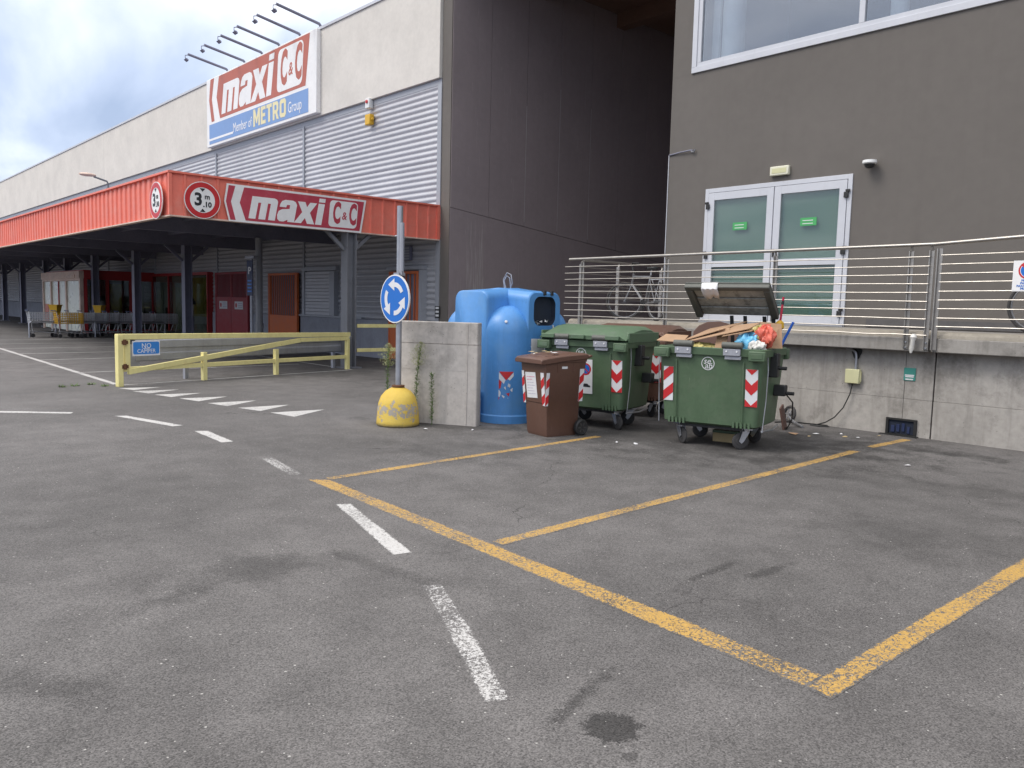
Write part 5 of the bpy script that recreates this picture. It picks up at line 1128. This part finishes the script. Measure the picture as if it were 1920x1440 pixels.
for k in range(6): a = k*math.pi/3; b = MB(); b.bar(m @ Vector((.02*math.cos(a), .02*math.sin(a), 0)), m @ Vector((.09*math.cos(a), .09*math.sin(a), 0)), .022, .012); b.build('spoke', M_['zinc'], sw)
b = MB(); b.tube([(.05, -.06, .10), (.25, -.14, .05), (.52, -.22, .02)], .018, 8); b.build('tube', M_['galv'], sw, 40)
# ================================================================== RIGHT BUILDING
RY = 12.5; RX0 = -9.45; PZ = 1.43
rb = thing('plaster_building', 'taupe plastered building with a white glazed double door and a large upper window', 'building', (-4, 14, 0))
DX0, DX1, DZ = -8.60, -5.90, 3.80; WX0, WZ0 = -9.02, 5.90
def wall(x0, x1, z0, z1, nm='wall'): b = MB(); b.box(x0, x1, RY, RY+.35, z0, z1); wpart(b, nm, M_['plaster'], rb)
wall(RX0, DX0, 0, 5.899); wall(DX1, 14, 0, 5.899); wall(DX0, DX1, DZ, 5.899); wall(DX0, DX1, 0, PZ-.02); wall(RX0, WX0, 5.90, 12.2); wall(WX0, 14, 8.6, 12.2); wall(3.2, 14, 5.90, 8.599)
b = MB(); b.box(RX0, RX0+.3, RY+.351, 25, 0, 12.2); wpart(b, 'side_wall', M_['plaster_dark'], rb)
b = MB(); b.box(RX0+.3, 14, RY+.36, 20, 12.0, 12.2); wpart(b, 'roof', M_['trim'], rb)
b = MB(); b.box(RX0+.3, 14, 16.0, 16.2, 0, 12); wpart(b, 'inner_wall', M_['inside'], rb)
b = MB(); b.box(RX0+.3, 14, RY+.36, 16, 5.2, 5.4); wpart(b, 'inner_floor', M_['inside'], rb)
b = MB(); b.box(RX0-.012, RX0+.0, RY-.012, RY+.05, 1.43, 4.5); wpart(b, 'corner_bead', M_['white_alu'], rb)
# upper window
win = MB(); win.box(WX0, 3.2, RY-.03, RY+.10, WZ0, WZ0+.10); win.box(WX0, WX0+.10, RY-.028, RY+.10, WZ0+.101, 8.6); win.box(WX0+.1, 3.2, RY-.028, RY+.1, 8.5, 8.6)
win = wpart(win, 'window', M_['white_alu'], rb, bevel=.004)
b = MB(); b.box(WX0+.101, 3.2, RY-.012, RY+.08, WZ0+.101, WZ0+.17); b.box(WX0+.101, WX0+.18, RY-.012, RY+.08, WZ0+.171, 8.499); b.build('inner_frame', M_['white_alu'], win, bevel=.003)
for x_ in (-5.92, -2.85, .2): b = MB(); b.box(x_-.045, x_+.045, RY-.014, RY+.08, WZ0+.171, 8.499); b.build('mullion', M_['white_alu'], win, bevel=.003)
px = [WX0+.18, -5.965, -5.875, -2.895, -2.805, .155]
for k in range(3): b = MB(); b.box(px[2*k]-.01, px[2*k+1]+.01, RY+.02, RY+.03, WZ0+.16, 8.51); b.build('pane', M_['glass_win'], win)
for x_, w_ in ((-8.48, .20), (-5.55, .13)):
    b = MB(); b.lathe([(w_, 5.41), (w_, 8.9)], 24, Matrix.Translation((x_, RY+.45, 0))); b.build('pillar_inside', M_['curtain'], win, 40)
b = MB(); b.box(WX0+.2, WX0+.34, RY+.3, RY+.36, 5.45, 8.6); b.build('curtain', M_['curtain'], win)
# double door
d = MB(); d.box(DX0, DX0+.07, RY-.02, RY+.08, PZ-.02, DZ); d.box(DX1-.07, DX1, RY-.02, RY+.08, PZ-.02, DZ); d.box(DX0+.07, DX1-.07, RY-.018, RY+.08, DZ-.075, DZ)
d = wpart(d, 'double_door', M_['white_alu'], rb, bevel=.004)
mid = -7.23
for k, (a, c) in enumerate(((DX0+.078, mid-.008), (mid+.008, DX1-.078))):
    lf_ = MB(); z0, z1 = PZ+.0, DZ-.083; s_ = .12
    lf_.box(a, a+s_, RY-.03, RY+.03, z0, z1); lf_.box(c-s_, c, RY-.03, RY+.03, z0, z1); lf_.box(a+s_, c-s_, RY-.028, RY+.03, z1-.13, z1); lf_.box(a+s_, c-s_, RY-.028, RY+.03, z0, z0+.15); lf_.box(a+s_, c-s_, RY-.028, RY+.03, 2.40, 2.51)
    lf_.build('door_leaf', M_['white_alu'], d, bevel=.004)
    for za, zb in ((z0+.15, 2.40), (2.51, z1-.13)):
        b = MB(); b.box(a+s_-.01, c-s_+.01, RY-.004, RY+.004, za-.01, zb+.01); b.build('pane', M_['glass_door'], d)
    b = MB(); b.box(a+.05, c-.05, RY+.05, RY+.07, z0+.05, z1-.05); b.build('blind', M_['blind'], d)
    xs_ = -7.87 if k == 0 else -6.60
    b = MB(); b.box(xs_-.14, xs_+.14, RY-.009, RY-.005, 3.04, 3.17); b.build('green_sticker', M_['greenst'], d)
    for z_ in (3.075, 3.125): b = MB(); b.box(xs_-.10, xs_+.08, RY-.0115, RY-.0095, z_-.006, z_+.006); b.build('print_line', M_['paper'], d)
    hx = a+.0 if k == 0 else c-.0
    for z_ in (3.48, 2.60, 1.62):
        b = MB(); b.box(hx-.035, hx+.035, RY-.06, RY-.031, z_-.045, z_+.045); b.box(hx-(.01 if k else .06), hx+(.06 if k else .01), RY-.058, RY-.033, z_+.046, z_+.085); b.build('hinge', M_['blackpl'], d, bevel=.006)
b = MB(); b.box(mid+.03, mid+.06, RY-.05, RY-.031, 2.55, 2.68); b.build('lock', M_['blackpl'], d)
b = MB(); b.box(DX1+.35, 3, RY-.012, RY+.0, PZ, PZ+.12); wpart(b, 'skirting', M_['skirt'], rb)
b = MB(); b.box(DX0, DX1, RY-.06, RY-.031, PZ-.015, PZ+.03); wpart(b, 'door_sill', M_['trim'], rb)
# lamp and camera above the door
e_ = thing('emergency_lamp', 'ivory emergency light above the glazed double door', 'lamp', (-7.14, RY-.002, 3.97))
b = MB(); b.box(-.17, .17, -.07, 0, -.075, .075); b.build('cover', M_['ivory2'], e_, bevel=.012); b = MB(); b.box(-.13, .13, -.074, -.071, -.04, .04); b.build('diffuser', M_['ivory'], e_, bevel=.002)
e_ = thing('dome_camera', 'small white dome camera on the plaster right of the door', 'camera', (-5.60, RY-.002, 3.90))
b = MB(); b.tube([(0, 0, .03), (0, -.1, .04)], .03, 10); b.lathe([(.02, .06), (.10, .05), (.105, .01), (.09, -.005), (.02, -.006)], 18, Matrix.Translation((0, -.13, 0))); b.build('housing', M_['white'], e_, 40)
b = MB(); b.lathe([(.075, -.006), (.065, -.045), (.04, -.065), (.002, -.072)], 16, Matrix.Translation((0, -.13, 0))); b.build('lens_dome', M_['blackpl'], e_, 40)
e_ = thing('wall_hook', 'thin iron bracket on the corner of the plaster building', 'bracket', (RX0, RY-.01, 4.50))
b = MB(); b.tube([(0, 0, 0), (.25, -.02, .02), (.48, -.03, .03), (.55, -.03, .02)], .013, 6); b.build('arm', M_['dark_steel'], e_, 40); b = MB(); b.tube([(.55+.04*math.cos(a), -.03, .03+.04*math.sin(a)) for a in [R(-200+i*30) for i in range(8)]], .013, 6); b.build('hook', M_['col_steel'], e_, 40)

# ================================================================== PLATFORM
pf = thing('loading_platform', 'raised concrete platform with stained wall panels and slab edge', 'platform', (-4, 11.5, 0))
b = MB(); b.box(-10.45, 14, 11.40, RY-.001, 0, 1.24); b.box(-10.45, RX0-.02, RY, 14.6, 0, 1.24); wpart(b, 'core', M_['conc_wall'], pf)
for x0, x1 in ((-10.45, -4.382), (-4.38, -4.015), (-4.0, -1.0), (-.98, 2.0), (2.02, 6)):
    for z0, z1 in ((-.05, .499), (.502, 1.149)):
        b = MB(); b.box(x0+.0015, x1-.0015, 11.15+(.004 if z0 > 0 else 0), 11.39, z0, z1); wpart(b, 'wall_panel', M_['conc_wall'], pf, bevel=.003)
for x0, x1 in ((-10.5, -4.03), (-4.0, 6)):
    b = MB(); b.box(x0, x1-.004, 10.93, 11.5, 1.15, 1.33); wpart(b, 'slab_edge', M_['conc_slab'], pf, bevel=.012)
    b = MB(); b.prism([(10.99, 1.331), (11.6, 1.331), (11.6, 1.41), (11.06, 1.41), (11.02, 1.395), (11.0, 1.37)], -(x1-.004), -x0, Matrix.Rotation(R(90), 4, 'Z') @ Matrix.Rotation(0, 4, 'Z')); wpart(b, 'coping', M_['conc_edge'], pf)
b = MB(); b.box(-10.45, 14, 11.6, RY-.001, 1.30, 1.41); b.box(-10.45, RX0-.02, RY, 14.6, 1.30, 1.41); wpart(b, 'walkway', M_['conc_slab'], pf)
# items on the wall
jb = thing('junction_box', 'yellowish junction box with a conduit on the concrete wall', 'box', (-5.07, 11.15, .75))
b = MB(); b.box(-.10, .10, -.075, 0, -.10, .10); b.build('housing', M_['ivory'], jb, bevel=.01)
b = MB(); b.box(.101, .115, -.05, -.02, -.07, .07); b.build('latch', M_['ivory'], jb)
b = MB(); b.tube([(.03, -.035, .10), (.03, -.035, .28), (.02, -.035, .33), (-.03, -.03, .37), (-.12, -.03, .385)], .018, 8); b.build('conduit', M_['galv'], jb, 40)
b = MB(); b.prism([(.02+.07*math.cos(a)*(1+.2*math.sin(3*a)), .33+.09*math.sin(a)) for a in [i*math.pi/8 for i in range(16)]], -.006, -.002); b.build('black_hole', M_['cable'], jb)
b = MB(); b.tube([(.0, -.04, -.10), (-.02, -.05, -.25), (-.09, -.08, -.45), (-.2, -.10, -.60), (-.33, -.10, -.69), (-.45, -.12, -.735), (-.50, -.2, -.738), (-.40, -.22, -.74), (-.25, -.14, -.738), (-.33, -.05, -.738), (-.55, -.09, -.738), (-.85, -.16, -.738), (-.95, -.4, -.738)], .009, 6); tag(b.build('power_cable', M_['cable'], None, 40, loc=(-5.07, 11.15, .75)), 'black cable drooping from the junction box and coiled on the ground', 'cable')
b = MB(); b.tube([(-4.84, 8.84, .66), (-4.98, 9.3, .5), (-5.3, 9.9, .2), (-5.55, 10.25, .02), (-5.8, 10.6, .012)], .009, 6); tag(b.build('hanging_cable', M_['cable'], None, 40), 'black cable hanging from the side of the open container', 'cable')
pq = thing('wall_plaque', 'small teal and white plaque on the concrete wall', 'plaque', (-4.32, 11.15, .75))
b = MB(); b.box(-.075, .075, -.008, 0, 0, .17); b.build('plate', M_['teal'], pq)
for z_, w_ in ((.07, .06), (.05, .055), (.015, .05)): b = MB(); b.box(-w_, w_, -.0105, -.0085, z_-.007, z_+.010); b.build('print_line', M_['paper'], pq)
dg = thing('drain_niche', 'dark drain niche at the foot of the wall with a blue crate inside', 'drain', (-4.38, 11.15, 0))
b = MB(); b.box(-.20, -.165, -.03, 0, .0, .23); b.box(.165, .20, -.03, 0, .0, .23); b.box(-.165, .165, -.03, 0, .205, .23); b.box(-.165, .165, -.03, 0, 0, .02); b.build('frame', M_['cable'], dg)
b = MB(); b.box(-.165, .165, -.004, -.001, .021, .205); b.build('backing', M_['hole'], dg)
for k in range(4): b = MB(); b.box(-.13+k*.07, -.085+k*.066, -.02, -.005, .04+.01*(k % 3), .13+.018*(k % 3)); b.build('crate_slat', M_['bluecr'], dg)
b = MB(); b.box(-.26, .24, -.10, -.032, 0, .012); b.build('threshold', M_['cable'], dg)

# ================================================================== RAILINGS
rl = thing('railing', 'long stainless steel railing with horizontal rods along the platform edge', 'railing', (-7, 10.9, 1.15))
def tubep(pts, r, nm, mt, root, n=8): b = MB(); b.tube(pts, r, n); return wpart(b, nm, mt, root, 40)
tubep([(-10.42, 10.9, 2.505), (-4.02, 10.9, 2.525)], .024, 'handrail', M_['inox'], rl, 12)
posts = (-10.10, -8.20, -6.24, -4.31)
for x_ in posts+(-4.06,):
    b = MB(); b.box(x_-.028, x_+.028, 10.915, 10.927, 1.18, 2.45); b.box(x_-.028, x_-.016, 10.89, 10.914, 1.18, 2.45); p_ = wpart(b, 'post', M_['inox'], rl)
    b = MB(); b.bar((x_, 10.92, 2.44), (x_, 10.90, 2.50), .03, .008); b.build('saddle', M_['inox'], p_)
    for z_ in (1.20, 1.27): b = MB(); b.lathe([(.014, 0), (.012, .012)], 8, Matrix.Translation((x_, 10.915, z_)) @ Matrix.Rotation(R(90), 4, 'X')); b.build('bolt', M_['galv'], p_)
rnd = random.Random(3)
def rod(x0, x1, y_, z_, root):
    k = 8; pts = [(x0+(x1-x0)*i/k, y_+rnd.uniform(-.003, .003), z_+rnd.uniform(-.005, .005)) for i in range(k+1)]; tubep(pts, .0075, 'rod', M_['inox'], root, 6)
for i in range(9): rod(-10.52+rnd.uniform(0, .03), -4.07, 10.88, 1.465+i*.1125, rl)
rod(-7.2, -4.05, 10.88, 1.365, rl)
r2 = thing('railing', 'stainless steel railing section continuing to the right edge of the photo', 'railing', (-1, 10.9, 1.15))
tubep([(-4.02, 10.9, 2.525), (-2.5, 10.88, 2.60), (2.5, 10.84, 2.72)], .024, 'handrail', M_['inox'], r2, 12)
for x_ in (-3.96, -1.9, .2, 2.3):
    b = MB(); b.box(x_-.03, x_+.03, 10.905, 10.917, 1.18, 2.47); b.box(x_-.03, x_-.018, 10.875, 10.904, 1.18, 2.47); p_ = wpart(b, 'post', M_['inox'], r2)
for i in range(9):
    pts = [(-3.93+6.4*k/8, 10.86, 1.48+i*.1125+rnd.uniform(-.004, .004)+.006*k) for k in range(9)]; tubep(pts, .0075, 'rod', M_['inox'], r2, 6)
r3 = thing('railing', 'short stainless railing running back beside the dark passage', 'railing', (-10.2, 12.2, 1.41))
tubep([(-10.2, 11.05, 2.49), (-10.2, 14.4, 2.51)], .022, 'handrail', M_['inox'], r3, 10)
for y_ in (10.98, 12.03, 13.38, 14.3):
    b = MB(); b.box(-10.235, -10.165, y_-.012, y_+.012, 1.20, 2.42); b.bar((-10.2, y_, 2.40), (-10.2, y_+.04, 2.48), .03, .01); wpart(b, 'post', M_['inox'], r3)
for i in range(9): tubep([(-10.19, 11.0, 1.46+i*.1125), (-10.19, 14.35, 1.46+i*.1125)], .0075, 'rod', M_['inox'], r3, 6)
# white plastic scrap hanging at the post
b = MB(); b.lathe([(.012, -.16), (.03, -.10), (.026, 0), (.045, .05), (.02, .09)], 9); tag(b.build('plastic_scrap', M_['bagwhite'], None, 40, loc=(-4.20, 10.86, 1.29), rot=(0, R(6), 0)), 'white plastic scrap tied at the foot of a railing post', 'scrap')
# no parking sign on the railing
np_ = thing('no_parking_sign', 'white no parking panel with blue and red disc tied to the railing', 'sign', (-2.86, 10.845, 2.11))
b = MB(); b.box(-.25, .25, -.006, 0, -.18, .18); b.build('plate', M_['sign_white'], np_)
for r_, mm_, o_ in ((.105, 'tred', .008), (.086, 'sign_white', .0095), (.08, 'tblue', .011)):
    q = MB(); q.prism([(x_-.09, z_+.065) for x_, z_ in disc(r_, 0, 0, 28)], -o_, -o_+.001); q.build('disc', M_[mm_], np_)
for a in (R(-45),):
    q = MB(); c_ = (-.09, .065); dx, dz = math.cos(a)*.085, math.sin(a)*.085; px_, pz_ = -math.sin(a)*.012, math.cos(a)*.012; q.prism([(c_[0]+dx+px_, c_[1]+dz+pz_), (c_[0]-dx+px_, c_[1]-dz+pz_), (c_[0]-dx-px_, c_[1]-dz-pz_), (c_[0]+dx-px_, c_[1]+dz-pz_)], -.0135, -.012); q.build('red_bar', M_['tred'], np_)
for k, tx in enumerate(('PRIVATE', 'PARKING', 'PARCHEGGIO', 'PRIVATO')):
    t = text(tx, .036, M_['tblue'], np_, 'lettering', None, .0008, .0008); t.matrix_local = at(-.09, -.008, -.055-k*.032) @ FY

# ================================================================== BICYCLES
def bicycle(lab, loc, rz, steer, col):
    t_ = thing('bicycle', lab, 'bicycle', loc, rz, 'bicycles on the platform'); r = .335
    def wheel(m):
        q = MB(); q.tube([m @ Vector((r*math.cos(a), 0, r*math.sin(a))) for a in [i*math.pi/18 for i in range(36)]], .019, 8, True); q = q.build('wheel', M_['rubber'], t_, 40)
        b = MB(); b.tube([m @ Vector(((r-.03)*math.cos(a), 0, (r-.03)*math.sin(a))) for a in [i*math.pi/18 for i in range(36)]], .011, 6, True); b.build('rim', M_['bike_rim'], q, 40)
        b = MB(); b.tube([m @ Vector((0, -.05, 0)), m @ Vector((0, .05, 0))], .022, 8)
        for i in range(18): a = i*math.pi/9; b.bar(m @ Vector((.02*math.cos(a), .03*(-1)**i, .02*math.sin(a))), m @ Vector(((r-.03)*math.cos(a), 0, (r-.03)*math.sin(a))), .003)
        b.build('spokes', M_['bike_rim'], q)
    rear = Matrix.Translation((.52, 0, r+.02)); ax = Vector((-.40, 0, .85)); SM = Matrix.Translation(ax) @ Matrix.Rotation(steer, 4, 'Z') @ Matrix.Translation(-ax)
    front = SM @ Matrix.Translation((-.53, 0, r+.02)); wheel(rear); wheel(front)
    bb_ = Vector((.10, 0, .30)); st_ = Vector((.26, 0, .80)); hd = Vector((-.36, 0, .82)); hl = Vector((-.40, 0, .68)); ra = Vector((.52, 0, r+.02))
    b = MB(); b.tube([bb_, st_+(st_-bb_)*.08], .018, 8); b.tube([hd, st_], .018, 8); b.tube([hl, bb_], .022, 8); b.tube([hd+Vector((.02, 0, .06)), hl-Vector((.02, 0, .05))], .022, 8)
    for s_ in (-1, 1): b.tube([bb_+Vector((0, s_*.03, 0)), ra+Vector((0, s_*.055, 0))], .010, 6); b.tube([st_+Vector((0, s_*.02, -.02)), ra+Vector((0, s_*.055, 0))], .009, 6)
    b.build('frame', col, t_, 40)
    b = MB(); f0 = front @ Vector((0, 0, 0))
    for s_ in (-1, 1): o_ = SM.to_3x3() @ Vector((0, s_*.06, 0)); b.tube([hl+o_*.6, hl+(f0-hl)*.35+o_, f0+o_], .013, 6)
    b.build('fork', col, t_, 40)
    b = MB(); h0 = hd+Vector((.02, 0, .06)); h1 = SM @ (hd+Vector((-.06, 0, .22))); b.tube([h0, h1], .014, 8); S3 = SM.to_3x3()
    b.tube([h1+S3 @ Vector((.14, -.29, .02)), h1+S3 @ Vector((.02, -.18, .03)), h1, h1+S3 @ Vector((.02, .18, .03)), h1+S3 @ Vector((.14, .29, .02))], .012, 8); b.build('handlebar', M_['blackpl'], t_, 40)
    b = MB(); b.tube([st_, st_+Vector((.035, 0, .14))], .013, 8); b.build('seat_post', M_['chrome'], t_)
    b = MB(); b.loft([[(x_, math.cos(a)*w_, .955+math.sin(a)*.03) for a in [i*math.pi/4 for i in range(8)]] for x_, w_ in ((.14, .012), (.20, .03), (.32, .06), (.41, .075), (.43, .04))]); b.build('saddle', M_['blackpl'], t_, 60)
    b = MB(); b.lathe([(.02, .05), (.09, .05), (.09, .056), (.02, .056)], 18, Matrix.Translation(bb_) @ Matrix.Rotation(R(90), 4, 'X')); b.tube([bb_+Vector((0, -.07, 0)), bb_+Vector((.05, -.075, -.16)), bb_+Vector((.05, -.16, -.16))], .010, 6); b.tube([bb_+Vector((0, .07, 0)), bb_+Vector((-.05, .075, .16)), bb_+Vector((-.05, .16, .16))], .010, 6); b.build('crank', M_['blackpl'], t_)
    b = MB(); b.box(.36, .70, -.06, .06, .74, .755); b.tube([(.66, -.05, .74), ra+Vector((0, -.06, 0))], .006, 5); b.tube([(.66, .05, .74), ra+Vector((0, .06, 0))], .006, 5); b.build('carrier', M_['chrome'], t_)
bicycle('silver bicycle parked behind the railing at the mouth of the dark passage', (-9.50, 11.92, 1.41), R(-21), R(60), M_['silver'])
bicycle('dark bicycle cut off by the right edge of the photo', (-2.50, 11.75, 1.41), R(4), R(8), M_['dark_steel'])

# ================================================================== SMALL LITTER ON THE ASPHALT
rnd = random.Random(11)
spots = [(-4.9, 10.5, 'pale'), (-4.75, 10.3, 'kraft'), (-4.6, 10.35, 'pale'), (-5.05, 9.9, 'kraft'), (-4.5, 10.75, 'kraft'), (-6.2, 7.4, 'pale'), (-6.0, 7.5, 'pale'), (-7.9, 6.55, 'pale'), (-8.3, 6.1, 'pale'), (-5.3, 9.95, 'card'), (-3.4, 8.9, 'pale'), (-5.1, 10.2, 'pale')]
where = ['nearest the wall', 'yellowish, by the wall', 'beside the yellow line end', 'yellowish, behind the open container', 'beside the drain niche', 'in front of the closed green container', 'right of the brown bin wheel', 'at the foot of the concrete block', 'before the yellow dome', 'torn brown, behind the open container', 'in the empty bay', 'near the cable coil']
for k, (x_, y_, m) in enumerate(spots):
    s_ = rnd.uniform(.02, .045) if m != 'card' else .09; b = MB(); P = [(s_*math.cos(a)*rnd.uniform(.6, 1.2), s_*math.sin(a)*rnd.uniform(.4, .9), rnd.uniform(.004, .015)) for a in [i*1.2566 for i in range(5)]]; b.add(P+[(0, 0, .02)], [(i, (i+1) % 5, 5) for i in range(5)])
    tag(b.build('litter_scrap', M_[m], None, loc=(x_, y_, .003), rot=(0, 0, rnd.uniform(0, 6))), 'tiny scrap of litter on the asphalt, '+where[k], 'litter', 'scraps of litter on the asphalt')
